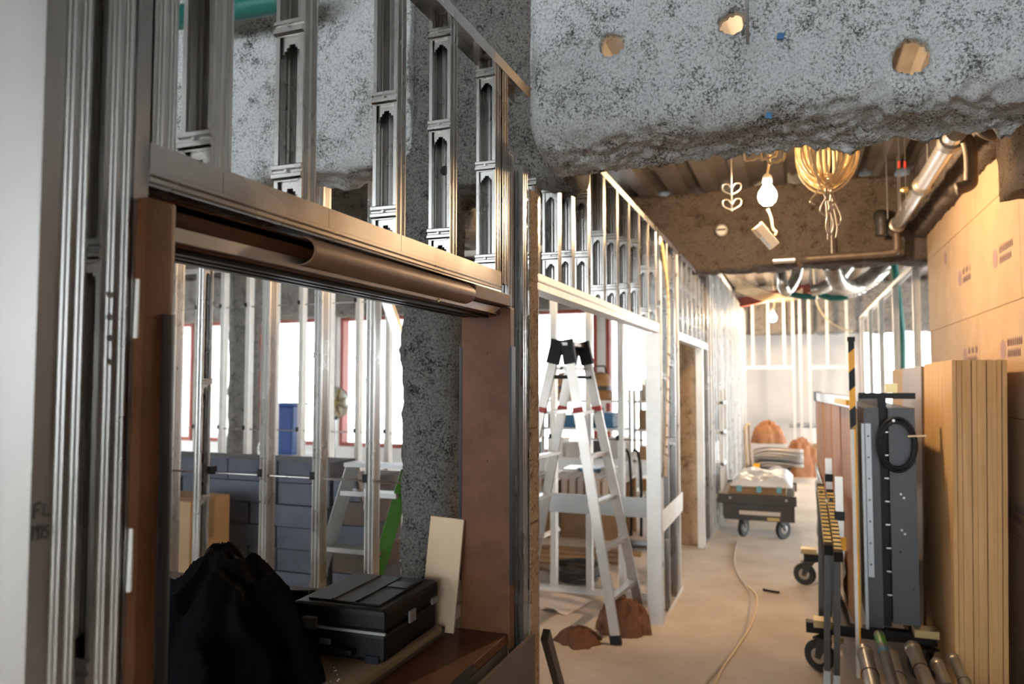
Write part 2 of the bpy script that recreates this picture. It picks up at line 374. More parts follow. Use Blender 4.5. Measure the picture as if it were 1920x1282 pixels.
# right wall: horizontal plasterboards with open joints
wr = thing('wall_right', 'tan plasterboard wall with printed marks along the right side', 'wall', (XR, 2, 0), kind='structure')
rows = [0.0, 0.25, 0.855, 1.46, 2.063, 2.668, 2.90]
for r in range(6):
    y = 7.12
    first = 1.82 if r % 2 else 0.95
    while y > 3.3:
        y0 = max(3.3, y-first); first = 1.82
        MB().box(XR, XR+0.0125, y0+0.002, y-0.002, rows[r]+0.002, rows[r+1]-0.002).build('plasterboard', BOARD, wr); y = y0
MB().box(XR+0.0125, XR+0.10, 3.3, 7.12, 0, 2.9).build('backing', DKGREY, wr)
def print_mark(px, py, s=1.0):
    p = onX(px, py, XR); x = XR-0.0006
    mb = MB(); ring = [(x, p.y+0.055*s*math.cos(t), p.z+0.055*s*math.sin(t)) for t in [i*math.pi/9 for i in range(18)]]
    mb.prism(ring, (-0.0006, 0, 0))
    for row in range(2):
        for kx in range(7 if row else 8):
            if random.random() < 0.85:
                y = p.y-0.09*s-kx*0.036*s; z = p.z+(0.012 if row == 0 else -0.045)*s
                mb.box(x-0.0006, x, y-0.027*s, y, z, z+0.034*s); 
                mb.box(x-0.0006, x, y-0.027*s, y-0.018*s, z+0.004, z+0.044*s)
    mb.build('printed_mark', PURPLE, wr)
for q in ((1866, 485), (1800, 522), (1881, 655), (1810, 668), (1892, 955)): print_mark(*q)
b = onX(1773, 484, XR); MB().lathe((XR-0.001, b.y, b.z), [(0.05, 0), (0.05, 0.0008)], 16, (-1, 0, 0)).build('printed_mark', PURPLE, wr)

# ------------------------------------------------------------------ sprayed beams and column
holes = []
for px, py, r in ((1146, 82, 24), (1373, 42, 25), (1710, 100, 33)):
    p = onY(px, py, 2.28); holes.append((p, r*(p-EYEP).dot(FW)/FPX))
def inhole(p):
    if p.z < 2.5: return False
    return any(math.hypot(p.x-h.x, p.z-h.z) < R for h, R in holes)
def snap(p):
    for h, R in holes:
        d = V((p.x-h.x, 0, p.z-h.z)); L = d.length
        if L < R*1.5:
            a = math.atan2(d.z, d.x); rr = R*(1+0.05*math.sin(3*a+h.x*9)+0.05*math.sin(11*a)+0.04*math.sin(17*a+2)); d = d/L*rr; p.x = h.x+d.x; p.z = h.z+d.z
vp = []; z = 3.46
while z > 2.545: vp.append((2.28, z, 0)); z -= 0.008
for i in range(9):
    a = i/8*math.pi/2; vp.append((2.38-0.10*math.cos(a), 2.535-0.10*math.sin(a), a))
y = 2.392
while y < 2.64: vp.append((y, 2.433-(y-2.38)*0.06, math.pi/2)); y += 0.012
outer = []; inner = []
xs = [-0.82+i*0.008 for i in range(int(2.3/0.008))]
for x in xs:
    o_ = []; i_ = []
    for (yy, zz, a) in vp:
        P = V((x, yy, zz)); nrm = V((0, -math.cos(a), -math.sin(a)))
        edge = min(1.0, (x+0.82)/0.05)
        lump = 0.016*nz(P, 3.0, 3)+0.008*nz(P, 22, 3)+0.007*nz(P, 60, 2)
        if zz < 2.60: lump *= 1.7
        Q = P+nrm*lump
        if edge < 1: Q.y += 0.06*(1-edge)**2
        if yy > 2.62: Q.z -= 0.022*nz(P, 14, 3); Q.y += 0.02*nz(P, 20, 3)
        o_.append(Q)
        i_.append(P-nrm*(0.045+0.01*nz(P, 8, 2)) if not (a > 0 and a < 1.5) else P-nrm*0.04)
    outer.append(o_); inner.append(i_)
bm1 = shell(outer, inner, inhole, snap)
bm1.build('sprayed_beam', SPRAY, smooth=True, label='grey sprayed ceiling beam crossing overhead with three round holes', cat='beam', kind='structure')
for px, py in ((1464, 68), (1442, 217)):
    p = onY(px, py, 2.262); a = 0.2
    MB().box(-0.009, 0.009, -0.004, 0.004, -0.009, 0.009, Matrix.Translation(p) @ Matrix.Rotation(a, 4, 'Y')).build('blue_marker_tag', BLUED, label='small square blue tag %s on the sprayed beam' % ('near the hanging rod' if py < 100 else 'below the other tag'), cat='tag')
rod = onY(1402, 83, 2.20); t = onY(1400, -60, 2.20)
MB().cyl(rod, (rod.x, rod.y, ZC), 0.0045, n=8).build('threaded_rod', STEELD, smooth=True, label='thin threaded rod hanging in front of the sprayed beam', cat='rod')
# room beam, column, second corridor beam, side beam
lumpy_prism(rect_path(2.66, 2.98, 2.56, ZC+0.01, 0.02), -6.0, -1.46, 0.02, 0.035, 5, 3).build('sprayed_room_beam', SPRAY, smooth=True, label='pale grey sprayed beam behind the upper studs at left', cat='beam', kind='structure')
lumpy_prism(rect_path(2.68, 3.0, 2.42, ZC+0.01, 0.02), -1.44, -0.80, 0.02, 0.045, 6, 13).build('sprayed_room_beam', SPRAYK, smooth=True, label='very dark sprayed mass joining the column head to the corridor beam', cat='beam', kind='structure')
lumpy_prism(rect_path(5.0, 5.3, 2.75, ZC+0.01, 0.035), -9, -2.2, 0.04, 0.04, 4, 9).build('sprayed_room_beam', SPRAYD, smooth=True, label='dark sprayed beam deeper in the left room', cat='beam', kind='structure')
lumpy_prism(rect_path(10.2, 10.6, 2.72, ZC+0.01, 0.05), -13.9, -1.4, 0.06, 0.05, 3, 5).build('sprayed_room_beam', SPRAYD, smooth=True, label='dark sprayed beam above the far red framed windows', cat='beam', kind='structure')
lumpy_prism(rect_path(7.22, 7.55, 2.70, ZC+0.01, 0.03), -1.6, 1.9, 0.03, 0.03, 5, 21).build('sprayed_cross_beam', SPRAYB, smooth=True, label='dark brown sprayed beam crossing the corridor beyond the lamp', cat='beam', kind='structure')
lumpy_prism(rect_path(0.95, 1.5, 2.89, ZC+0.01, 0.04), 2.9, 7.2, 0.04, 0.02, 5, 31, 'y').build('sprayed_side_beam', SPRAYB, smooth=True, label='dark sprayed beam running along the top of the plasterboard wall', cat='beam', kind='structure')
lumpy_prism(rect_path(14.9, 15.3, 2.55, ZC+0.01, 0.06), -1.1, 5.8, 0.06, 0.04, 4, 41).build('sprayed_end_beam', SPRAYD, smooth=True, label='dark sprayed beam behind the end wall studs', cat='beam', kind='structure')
def column(cx, cy, r, z1, mt, label, dz=0.02, n=64, amp=0.014):
    mb = MB(); k = int(z1/dz)
    for i in range(k+1):
        z = z1*i/k
        for j in range(n):
            a = 2*math.pi*j/n; u = V((math.cos(a), math.sin(a), 0)); P = V((cx, cy, z))+u*r
            mb.v.append(P+u*(amp*nz(P, 6, 3)+amp*0.6*nz(P, 28, 2)))
    for i in range(k):
        for j in range(n): mb.f.append((i*n+j, i*n+(j+1) % n, (i+1)*n+(j+1) % n, (i+1)*n+j))
    mb.f += [tuple(reversed(range(n))), tuple(range(k*n, (k+1)*n))]
    return mb.build('sprayed_column', mt, smooth=True, label=label, cat='column', kind='structure')
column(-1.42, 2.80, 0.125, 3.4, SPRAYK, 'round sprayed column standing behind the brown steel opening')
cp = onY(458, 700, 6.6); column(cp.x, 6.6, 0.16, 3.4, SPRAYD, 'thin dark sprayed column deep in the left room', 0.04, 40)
column(-1.06, 7.86, 0.115, 3.4, SPRAYT, 'tan sprayed column inside the far door opening', 0.03, 48)

# ------------------------------------------------------------------ steel stud framing
SD, SW = 0.065, 0.045
def rib(a, b, at, depth, n):        # points along a->b (2D) with V grooves at given fractions
    a, b = V(a), V(b); pts = []
    for f in at:
        L = (b-a).length; h = 0.0032/L
        pts += [a+(b-a)*(f-h), a+(b-a)*f+V(n)*depth, a+(b-a)*(f+h)]
    return [tuple(p) for p in pts]
def stud_profile(d=SD, w_=SW):
    P = [(-0.009, 0), (0, 0)]
    P += rib((0, 0), (0, w_), (0.2, 0.36, 0.68, 0.84), -0.0036, (1, 0))
    P += [(0, w_)]
    P += rib((0, w_), (-d, w_), (0.3, 0.5, 0.7), -0.0022, (0, 1))
    P += [(-d, w_)]
    P += rib((-d, w_), (-d, 0), (0.25, 0.75), -0.0022, (-1, 0))
    P += [(-d, 0), (-d+0.009, 0)]
    return P
stud_cache = {}
def stud_mesh(h, mt, d=SD):
    key = (round(h, 3), mt.name, d)
    if key not in stud_cache:
        me = MB().sheet(stud_profile(d), 0, h).mesh('stud'); me.materials.append(mt); stud_cache[key] = me
    return stud_cache[key]
def clip_mesh():
    mb = MB(); d = SD
    prof = [(-0.001, 0.016), (-0.006, 0.013), (-0.006, 0.006), (-0.002, 0.003), (-0.002, -0.001), (-0.007, -0.004), (-0.007, -0.011), (-0.001, -0.014)]
    k = len(prof)
    poly = [(-d-0.002, y, z) for y, z in prof]+[(-d-0.002, 0.001, -0.014), (-d-0.002, 0.001, 0.016)]
    mb.prism(poly, (d+0.004, 0, 0))
    mb.lathe((-d/2, -0.0065, 0.001), [(0.0035, 0), (0.0035, 0.002)], 8, (0, -1, 0))
    a, b = -d+0.003, -0.003; s = 0.007
    st = [(a, -0.014), (a, -0.056), (a+s*.8, -0.056), (a+s*.8, -0.049), (a+s*1.6, -0.049), (a+s*1.6, -0.042), (a+s*2.4, -0.042), (a+s*2.4, -0.036), (a+s*3.2, -0.036), (a+s*3.2, -0.030)]
    mir = [(a+b-x, z) for x, z in reversed(st)]
    mb.prism([(x, 0.008, z) for x, z in st+mir], (0, 0.0015, 0))
    mb.box(a, b, 0.0, 0.0095, -0.017, -0.0145)
    me = mb.mesh('spacer_clip'); me.materials.append(STEEL); return me
CLIP = clip_mesh()
def add_stud(root, x, y, z0, z1, rz=0, clips=(), mt=STEEL, hole=None):
    o = inst(stud_mesh(z1-z0, mt), 'stud', (x, y, z0), root, rz)
    for z in clips:
        c_ = bpy.data.objects.new('spacer_clip', CLIP); COL.objects.link(c_); c_.parent = o; c_.location = (0, 0, z-z0)
    return o
def clips_auto(z0, z1, off, step=0.60):
    out = []; z = off
    while z < z1-0.08:
        if z > z0+0.07: out.append(z)
        z += step
    return out
def track(root, name, x0, x1, y0, y1, z, down, lip=0.04, mt=STEEL, t=0.0015):
    """U track: web at z, flanges hanging down (or up) at both long sides"""
    mb = MB(); mb.box(x0, x1, y0, y1, z-t/2, z+t/2)
    za, zb = (z-lip, z-t/2) if down else (z+t/2, z+lip)
    if (x1-x0) < (y1-y0): mb.box(x0, x0+t, y0, y1, za, zb); mb.box(x1-t, x1, y0, y1, za, zb)
    else: mb.box(x0, x1, y0, y0+t, za, zb); mb.box(x0, x1, y1-t, y1, za, zb)
    return mb.build(name, mt, root)

# --- near left wall
wl = thing('wall_left', 'near metal stud wall with a framed opening on the left', 'wall', (XL-0.03, 1.4, 0), kind='structure')
ZT = 2.70
track(wl, 'top_track', XL-SD-0.002, XL+0.002, -2.0, 2.50, ZT, True, 0.035)
track(wl, 'floor_track', XL-SD-0.002, XL+0.002, -2.0, 0.86, 0.002, False)
yA = wy(62)
for i in range(7): add_stud(wl, XL, 0.28-0.303*i, 0.003, ZT-0.003, 0, clips_auto(0, ZT, 0.5+0.07*i))
# near end stud: wide flat web facing the camera and a flat front flange
e = MB(); e.sheet([(-0.10, yA+0.05), (-0.10, yA), (0, yA), (0, wy(94))], 0.003, ZT-0.003); e.v = [p+V((XL+0.003, 0, 0)) for p in e.v]
endst = e.build('end_post', mat('brushed_end_post', (0.52, 0.50, 0.48), 0.38, 0.9, var=0.12, scale=4, stretch=(1, 1, 0.1)), wl)
# handwritten mark on the near flange
def strokes(lines, y0, z0, sx, sz, X):
    mb = MB()
    for ln in lines:
        mb.tube([(X, y0+a*sx, z0+b*sz) for a, b in ln], 0.0011, 6)
    return mb
pA = onX(67, 962, XL+0.004); sx = 0.0115; sz = 0.017
FLm = [[(0.15, 1.0), (0.05, 0)], [(0.15, 1.0), (0.85, 1.05)], [(0.1, 0.5), (0.65, 0.55)], [(1.35, 0.95), (1.15, 0.1), (2.0, 0.05)]]
m1 = strokes(FLm, pA.y-0.003, pA.z-0.006, sx, sz, XL+0.0035)
NUM = [[(0.12, 1.0), (0.0, 0.0)], [(0.75, 0.65), (0.45, 0.6), (0.45, 0.95), (0.7, 1.0), (0.75, 0.7), (0.68, 0.0)], [(0.95, 0.75), (1.15, 0.95), (1.3, 0.75), (1.0, 0.1), (1.38, 0.1)], [(1.95, 0.8), (1.6, 0.85), (1.55, 0.5), (1.85, 0.45), (1.8, 0.1), (1.5, 0.0)]]
m1b = strokes(NUM, pA.y-0.004, pA.z-0.033, sx, sz*1.05, XL+0.0035)
m1.v += [q for q in m1b.v]; off = len(m1.v)-len(m1b.v); m1.f += [tuple(i+off for i in f) for f in m1b.f]
m1.build('handwritten_mark', INK, endst)
add_stud(wl, XL+0.001, wy(95), 0.003, ZT-0.003, 0, ())
sB = add_stud(wl, XL+0.001, wy(183), 0.003, ZT-0.003, 0, [zx(168, 462, XL), zx(165, 1262, XL), 2.35])
e = MB(); e.sheet([(-0.005, wy(241)), (0, wy(241)), (0, wy(268)), (-0.062, wy(268))], 0.003, ZT-0.003); e.v = [p+V((XL+0.001, 0, 0)) for p in e.v]
e.build('edge_angle', STEELD, wl)
for py in (552, 594, 633, 678):
    p = onX(203, py, XL); sc = MB(); sc.lathe((XL+0.001, p.y, p.z), [(0.0045, 0), (0.0045, 0.0012), (0.002, 0.0022)], 10, (1, 0, 0))
    sc.build('screw_head', STEELD, wl)
# upper studs above the header
ZH0, ZH1 = 1.935, 1.995
add_stud(wl, XL, wy(274), ZH0+0.03, ZT-0.003, 0, ())
for pl, cl in ((388, (262,)), (560, (47, 322)), (740, (180, 397)), (842, (57, 232, 437)), (928, (132, 308, 484))):
    y = wy(pl)
    add_stud(wl, XL, y, ZH0+0.03, ZT-0.003, 0, [zx(pl-20, q, XL-0.03) for q in cl])
add_stud(wl, XL, wy(942), ZH0+0.03, ZT-0.003, 0, ())
p = onX(826, 312, XL-0.03); y = wy(842)+SW-0.003
MB().lathe((XL-0.036, y+0.0005, p.z), [(0.014, 0), (0.014, 0.001)], 16, (0, -1, 0)).build('service_hole_rim', BLACK, wl)
# header: upper flat track pieces and lower ribbed channel
hy0, hy1 = wy(268), wy(938)
cuts = [hy0, wy(408), wy(610), wy(748), hy1]
for i in range(4):
    mb = MB(); a, b = cuts[i]+0.0006, cuts[i+1]-0.0006
    mb.box(XL+0.002, XL+0.0035, a, b, ZH0+0.026, ZH1+0.004); mb.box(XL-SD-0.003, XL+0.0035, a, b, ZH0+0.0245, ZH0+0.026); mb.box(XL-SD-0.003, XL-SD-0.0015, a, b, ZH0+0.026, ZH1)
    mb.build('header_track', STEEL, wl)
mb = MB(); pr = [(XL+0.004, ZH0+0.024), (XL+0.004, ZH0+0.018), (XL+0.001, ZH0+0.016), (XL+0.004, ZH0+0.013), (XL+0.004, ZH0+0.007), (XL+0.001, ZH0+0.005), (XL+0.003, ZH0), (XL-0.06, ZH0), (XL-0.06, ZH0+0.024)]
mb.prism([(x, hy0, z) for x, z in pr], (0, hy1-hy0, 0)); mb.build('header_channel', STEEL, wl)
# lower rail and short studs under the sill
mb = MB(); mb.box(XL-0.06, XL+0.002, 0.95, 2.26, 0.765, 0.815); mb.build('sill_rail', STEELD, wl)
for y in (1.3, 1.62, 1.94, wy(912)-0.01): add_stud(wl, XL, y, 0.003, 0.764, 0, ())
track(wl, 'floor_track', XL-SD-0.002, XL+0.002, 0.95, 2.31, 0.002, False)

# --- second stretch of the left wall
w2 = thing('wall_left_far', 'second metal stud wall with door openings further down the corridor', 'wall', (XL-0.03, 5.0, 0), kind='structure')
YB0 = wy(959); 
add_stud(w2, XL-0.01, YB0, 0.003, 2.42, 0, [zx(966, q, XL-0.03) for q in (327, 612, 938)], STEELD)
ys = wy(975)
add_stud(w2, XL+0.012, ys, 0.003, 2.39, 0, (), STEEL)
mb = MB(); y0, y1 = wy(986), wy(1000)
n = 240
for i in range(n):                                     # overspray crust stuck to the post
    z = 0.02+2.3*i/n
    if abs(nz((0, 0, z), 3)) < 0.7:
        d = 0.004+0.004*nz((0, 1, z*30)); 
        mb.box(XL+0.012, XL+0.014+max(0.002, d), y0+0.004*nz((3, 0, z*20)), y1+0.005*nz((5, 0, z*25)), z, z+0.0125)
mb.build('overspray_crust', SPRAYT, w2, kind='stuff')
add_stud(w2, XL+0.004, wy(1001), 0.003, 2.36, 0, ())
Z2a, Z2b = 1.985, 2.045
track(w2, 'top_track', XL-SD-0.002, XL+0.003, 2.70, 7.15, ZT, True, 0.035)
def header(y0, y1):
    MB().box(XL-SD-0.003, XL+0.004, y0, y1, Z2a, Z2b).build('header_track', WHITEST, w2)
    MB().box(XL+0.004, XL+0.006, y0, y1, Z2a+0.028, Z2a+0.034).build('header_ridge', STEEL, w2)
header(wy(990), wy(1236)); header(wy(1272), wy(1326))
ups = [wy(p) for p in (1009, 1050, 1076, 1106, 1135, 1160, 1182, 1201, 1218, 1232)]
for i, y in enumerate(ups): add_stud(w2, XL, y-0.02, Z2b-0.01, (ZT-0.003) if y > 2.7 else 2.36, 0, clips_auto(Z2b-0.02, ZT, 2.11+0.16*((i*5) % 4)/4, 0.27))
yJ = wy(1238)
for i, pp in enumerate((1240, 1252, 1266, 1272)):
    add_stud(w2, XL, wy(pp), 0.003, ZT-0.003, 0, clips_auto(0, ZT, 0.4+0.1*i), WHITEST if i in (0, 3) else STEEL)
MB().box(XL-0.10, XL-0.001, yJ-0.012, yJ-0.002, 0.0, Z2a).build('door_jamb', WHITEST, w2)
MB().box(XL+0.002, XL+0.006, yJ, wy(1276), 0.62, 0.77).build('side_rail', WHITEST, w2)
track(w2, 'floor_track', XL-SD-0.002, XL+0.004, yJ, wy(1276), 0.002, False, mt=WHITEST)
y = wy(1281)
while y < wy(1326): add_stud(w2, XL, y, Z2b-0.01, ZT-0.003 if y < 7.1 else 2.66, 0, clips_auto(Z2b, ZT, 2.2, 0.27)); y += 0.3
MB().box(XL-0.07, XL-0.001, wy(1318), wy(1318)+0.05, 0, Z2a).build('door_jamb', WHITEST, w2)
y = wy(1328); i = 0
while y < 14.3:
    add_stud(w2, XL, y, 0.003, 2.95, 0, clips_auto(0, 2.9, 0.4+0.1*(i % 5)), WHITEST if i % 3 else STEEL); y += 0.28; i += 1
track(w2, 'top_track', XL-SD-0.002, XL+0.003, 7.62, 14.4, 2.955, True, 0.035)
track(w2, 'floor_track', XL-SD-0.002, XL+0.003, 7.62, 14.4, 0.002, False, 0.035)
# --- cross walls in the left room
def cross_wall(name, label, Y, xs_, z1, rods, mt=STEEL, x0=-7, x1=-1.0, clipo=0.4, opn=False, skip=()):
    r = thing(name, label, 'wall', ((x0+x1)/2, Y, 0), kind='structure')
    for i, x in enumerate(xs_): add_stud(r, x, Y, 0.003, z1-0.003, -math.pi/2 if not (opn and i % 4 == 3) else math.pi/2, clips_auto(0, z1, clipo+0.13*(i % 3)), mt)
    track(r, 'top_track', x0, x1, Y-0.002, Y+SD+0.002, z1, True, 0.035, mt); track(r, 'floor_track', x0, x1, Y-0.002, Y+SD+0.002, 0.002, False, 0.035, mt)
    for z in rods:
        MB().cyl((x0, Y+0.03, z), (x1, Y+0.03, z), 0.006, n=8).build('bracing_rod', STEEL, r, smooth=True)
        for x in xs_: MB().box(x-0.012, x+0.012, Y-0.005, Y+0.04, z-0.004, z+0.035).build('rod_clip', BLACK, r)
    return r
xs1 = [onY(p, 700, 3.12).x for p in (686, 588, 490, 397)]; xs1 += [xs1[-1]-0.305*i for i in range(1, 5)]
cr1 = cross_wall('wall_room_near', 'row of tall metal studs just behind the table', 3.12, xs1, 3.42, (1.17,), STEEL, -4.3, -1.72, 0.45, True)
xs2 = [onY(p, 700, 5.7).x for p in (1157, 1097, 1031)]; xs2 += [xs2[-1]-0.303*i for i in range(1, 24)]
cr2 = cross_wall('wall_room_far', 'row of pale metal studs deep in the left room', 5.7, xs2, 2.75, (1.2, 2.36), WHITEST, -9.2, -0.96)
MB().box(-2.6, -0.96, 5.694, 5.698, 0.62, 0.77).build('mid_rail', STEELD, cr2)
# leaning brace in the left room
MB().bar(onY(722, 552, 3.0), onY(722, 552, 3.0)+(onY(770, 690, 3.0)-onY(722, 552, 3.0))*(onY(722, 552, 3.0).z/(onY(722, 552, 3.0).z-onY(770, 690, 3.0).z)), 0.03, 0.045).build('leaning_brace', STEEL, label='diagonal metal stud leaning beside the sprayed column', cat='stud', smooth=False)
# peach upper stud remnants behind the room beam are part of the same cross wall

# end wall framing
we = thing('wall_end_frame', 'pale stud frame with two door openings at the corridor end', 'wall', (0, 14.6, 0), kind='structure')
def ex(px): return onY(px, 700, 14.6).x
for px in (1380, 1486, 1499, 1516): add_stud(we, ex(px), 14.6, 0.003, 3.2, -math.pi/2, (), WHITEST)
for px in (1410, 1439, 1469, 1550, 1587): add_stud(we, ex(px), 14.6, 1.93, 3.2, -math.pi/2, (), WHITEST)
MB().box(ex(1382), ex(1486), 14.58, 14.67, 1.88, 1.94).build('header_track', WHITEST, we); MB().box(ex(1516), ex(1606), 14.58, 14.67, 1.88, 1.94).build('header_track', WHITEST, we)
track(we, 'top_track', ex(1378), ex(1610), 14.598, 14.668, 3.2, True, 0.035, WHITEST)
# right stud wall beyond the plasterboard
wq = thing('wall_right_far', 'row of pale studs continuing past the plasterboard', 'wall', (XR, 11, 0), kind='structure')
y = 8.0; i = 0
while y < 14.4: add_stud(wq, XR+0.06, y, 0.003, 2.78, 0, (), WHITEST); y += 1.6; i += 1
track(wq, 'top_track', XR-0.006, XR+0.064, 7.7, 14.5, 2.785, True, 0.04, WHITEST); track(wq, 'floor_track', XR-0.006, XR+0.064, 7.7, 14.5, 0.002, False, 0.04, WHITEST)

# ------------------------------------------------------------------ brown steel frame of the near opening
fr = thing('steel_opening_frame', 'brown primed steel frame lining the near wall opening', 'frame', (XL-0.08, 1.55, 0.80))
jx0, jx1 = XL-0.16, XL+0.018
wf = lambda px: onX(px, 700, jx1).y
yl0, yl1 = wf(266)-0.012, wf(335)
ZF = zx(300, 383, XL)
# left jamb: channel with rounded nose
def nose(y0, y1, r, n=6):      # plan outline of a jamb: face on +X with rounded corner at y1
    pts = [(jx0, y0), (jx1, y0)]
    pts += [(jx1-r+r*math.sin(math.pi/2-a), y1-r+r*math.sin(a)) for a in [i*math.pi/2/n for i in range(n+1)]]
    return pts+[(jx0, y1)]
MB().prism([(x, y, 0.80) for x, y in nose(yl0+0.012, yl1, 0.022)], (0, 0, ZF-0.80)).build('jamb', BROWN, fr, smooth='auto')
MB().prism([(x+0.003, y, 0.80) for x, y in nose(wf(302), yl1+0.002, 0.022)], (0, 0, zx(315, 592, XL)-0.80)).build('edge_guard', RUBBER, fr, smooth='auto')
yr0 = wy(951)
MB().box(jx0, jx1-0.004, yr0-0.01, yr0+0.03, 0.80, 1.89).build('jamb', BROWN, fr, bevel=0.003)
zg0, zg1 = zx(957, 1090, XL), zx(957, 650, XL)
MB().box(jx1-0.006, jx1+0.002, yr0-0.012, yr0+0.024, zg0, zg1).build('edge_guard', RUBBER, fr)
MB().box(jx0-0.006, jx0+0.004, yr0-0.012, yr0+0.0, zg0, zg1).build('edge_guard', RUBBER, fr)
for py in (662, 864, 1066): 
    p = onY(912, py, yr0-0.011); MB().lathe(p, [(0.006, 0), (0.005, 0.0025)], 10, (0, -1, 0)).build('bolt', BROWN, fr)
# head: brown face, dark running rails, curved sleeve
MB().box(XL-0.05, XL-0.035, yl1-0.02, yr0, 1.865, 1.934).build('head_plate', BROWN, fr)
MB().box(jx0, XL-0.035, yl1-0.02, yr0, 1.918, 1.930).build('head_soffit', BROWN, fr)
for i, (x0_, x1_, za, zb) in enumerate(((XL-0.036, XL-0.022, 1.868, 1.890), (XL-0.075, XL-0.062, 1.858, 1.885), (XL-0.115, XL-0.10, 1.860, 1.885), (XL-0.158, XL-0.14, 1.862, 1.915))):
    MB().box(x0_, x1_, yl1-0.03, yr0, za, zb).build('running_rail', DKBROWN if i else STEELD, fr)
MB().box(jx0, XL-0.03, yl1-0.02, yr0, 1.884, 1.89).build('rail_plate', DKBROWN, fr)
ya, yb = wy(578), wy(884); mb = MB(); seg = 10; ro, ri = 0.036, 0.032; cz = 1.905; cx = XL-0.022
arc = [(cx+ro*math.cos(a), cz+ro*math.sin(a)*0.82) for a in [math.radians(-100+i*190/seg) for i in range(seg+1)]]
arc += [(cx+ri*math.cos(a), cz+ri*math.sin(a)*0.82) for a in [math.radians(90-i*190/seg) for i in range(seg+1)]]
mb.prism([(x, ya, z) for x, z in arc], (0, yb-ya, 0)); mb.build('curved_sleeve', mat('scuffed_sleeve', (0.24, 0.13, 0.07), 0.5, 0.2, var=0.3, scale=12), fr, smooth='auto')
MB().box(XL-0.03, XL+0.012, yb+0.001, yr0+0.0, 1.893, 1.932).build('head_nose', BROWN, fr, bevel=0.003)
p = onX(823, 553, XL-0.02); MB().cyl((p.x, p.y, p.z-0.016), (p.x, p.y, p.z+0.012), 0.002, n=6).lathe((p.x, p.y, p.z-0.018), [(0.006, 0), (0.006, 0.002)], 8).build('hanging_screw', BRASS, fr)
# sill
MB().box(jx0-0.02, jx1-0.012, yl1, yr0-0.01, 0.838, 0.850).build('sill', BROWN, fr, bevel=0.002)
MB().box(jx1-0.016, jx1-0.012, yl1, yr0-0.01, 0.822, 0.838).build('sill_nose', BROWN, fr)
MB().box(jx1-0.014, jx1-0.008, yl1, wy(885), 0.825, 0.851).build('sill_edge_guard', RUBBER, fr)
for y in (1.5, 2.0): MB().lathe((XL-0.03, y, 0.85), [(0.006, 0), (0.004, 0.002)], 10).build('bolt', BROWN, fr)
# foam wedges stuck between stud and jamb
for py0, py1, lb in ((525, 635, 'white foam wedge high beside the brown jamb'), (985, 1100, 'white foam wedge low beside the brown jamb')):
    z0, z1 = zx(263, py1, XL), zx(263, py0, XL); y = onX(261, 700, XL+0.01).y
    MB().prism([(XL+0.003, y-0.006, z0), (XL+0.003, y+0.003, z0+0.004), (XL+0.003, y+0.0035, z1-0.02), (XL+0.003, y-0.004, z1)], (0.007, 0, 0)).build('foam_wedge', HAIRS, label=lb, cat='foam')
# plasterboard leaning low against the wall
MB().box(XL+0.022, XL+0.036, 0.95, wy(984), 0.0, 0.80).build('leaning_plasterboard', TABLE, label='grey brown board standing against the wall below the sill', cat='board')

# ------------------------------------------------------------------ table, toolbox, jacket, board
tb = thing('work_table', 'dark work table inside the opening behind the sill', 'table', (-1.8, 1.5, 0))
MB().box(-2.75, jx0-0.025, 0.2, 2.42, 0.835, 0.868).build('tabletop', TABLE, tb)
for x, y in ((-2.7, 0.25), (-2.7, 2.36), (-1.12, 0.25), (-1.12, 2.30)): MB().box(x-0.025, x+0.025, y-0.025, y+0.025, 0, 0.835).build('leg', STEELD, tb)
bd = MB().box(-1.85, -1.048, 0.75, 2.135, 0.869, 0.889); bd.build('wooden_board', PLY, label='tan wooden board lying on the table under the toolbox', cat='board', bevel=0.002)
tbx = thing('toolbox', 'black plastic toolbox with grey latches on the wooden board', 'toolbox', (-1.21, 1.95, 0.889))
T = Matrix.Translation(V((-1.205, 1.96, 0.889))) @ Matrix.Rotation(math.radians(2), 4, 'Z')
def tbox(name, mt, x0, x1, y0, y1, z0, z1, bev=0.0, parent=tbx): return MB().box(x0, x1, y0, y1, z0, z1, T).build(name, mt, parent, bevel=bev)
body = tbox('body', BLACK, -0.145, 0.145, -0.17, 0.17, 0, 0.078, 0.012)
lid = tbox('lid', BLACK, -0.15, 0.15, -0.175, 0.175, 0.080, 0.142, 0.014)
tbox('lid_panel', BLACK, -0.115, 0.115, -0.14, 0.14, 0.142, 0.147, 0.003, lid); tbox('lid_ridge', BLACK, -0.04, -0.034, -0.135, 0.135, 0.147, 0.150, 0, lid); tbox('lid_ridge', BLACK, 0.034, 0.040, -0.135, 0.135, 0.147, 0.150, 0, lid)
tbox('label_recess', RUBBER, 0.045, 0.11, 0.03, 0.09, 0.147, 0.1485, 0, lid)
tbox('trim_strip', GREYPL, -0.152, 0.152, -0.179, -0.172, 0.078, 0.085)
tbox('latch', GREYPL, -0.105, -0.06, -0.186, -0.172, 0.075, 0.108, 0.003); tbox('handle', BLACK, -0.05, 0.06, -0.20, -0.178, 0.02, 0.036, 0.004); tbox('handle_post', BLACK, -0.05, -0.036, -0.19, -0.168, 0.02, 0.034); tbox('handle_post', BLACK, 0.046, 0.06, -0.19, -0.168, 0.02, 0.034)
tbox('latch', GREYPL, -0.055, -0.02, -0.177, -0.168, 0.035, 0.05, 0.002); tbox('latch', GREYPL, 0.150, 0.158, -0.04, 0.0, 0.07, 0.105, 0.003); tbox('latch', GREYPL, 0.150, 0.158, 0.11, 0.15, 0.08, 0.10, 0.003)
for x in (-0.11, 0.11): tbox('foot', RUBBER, x-0.02, x+0.02, -0.176, -0.165, 0.0, 0.02)
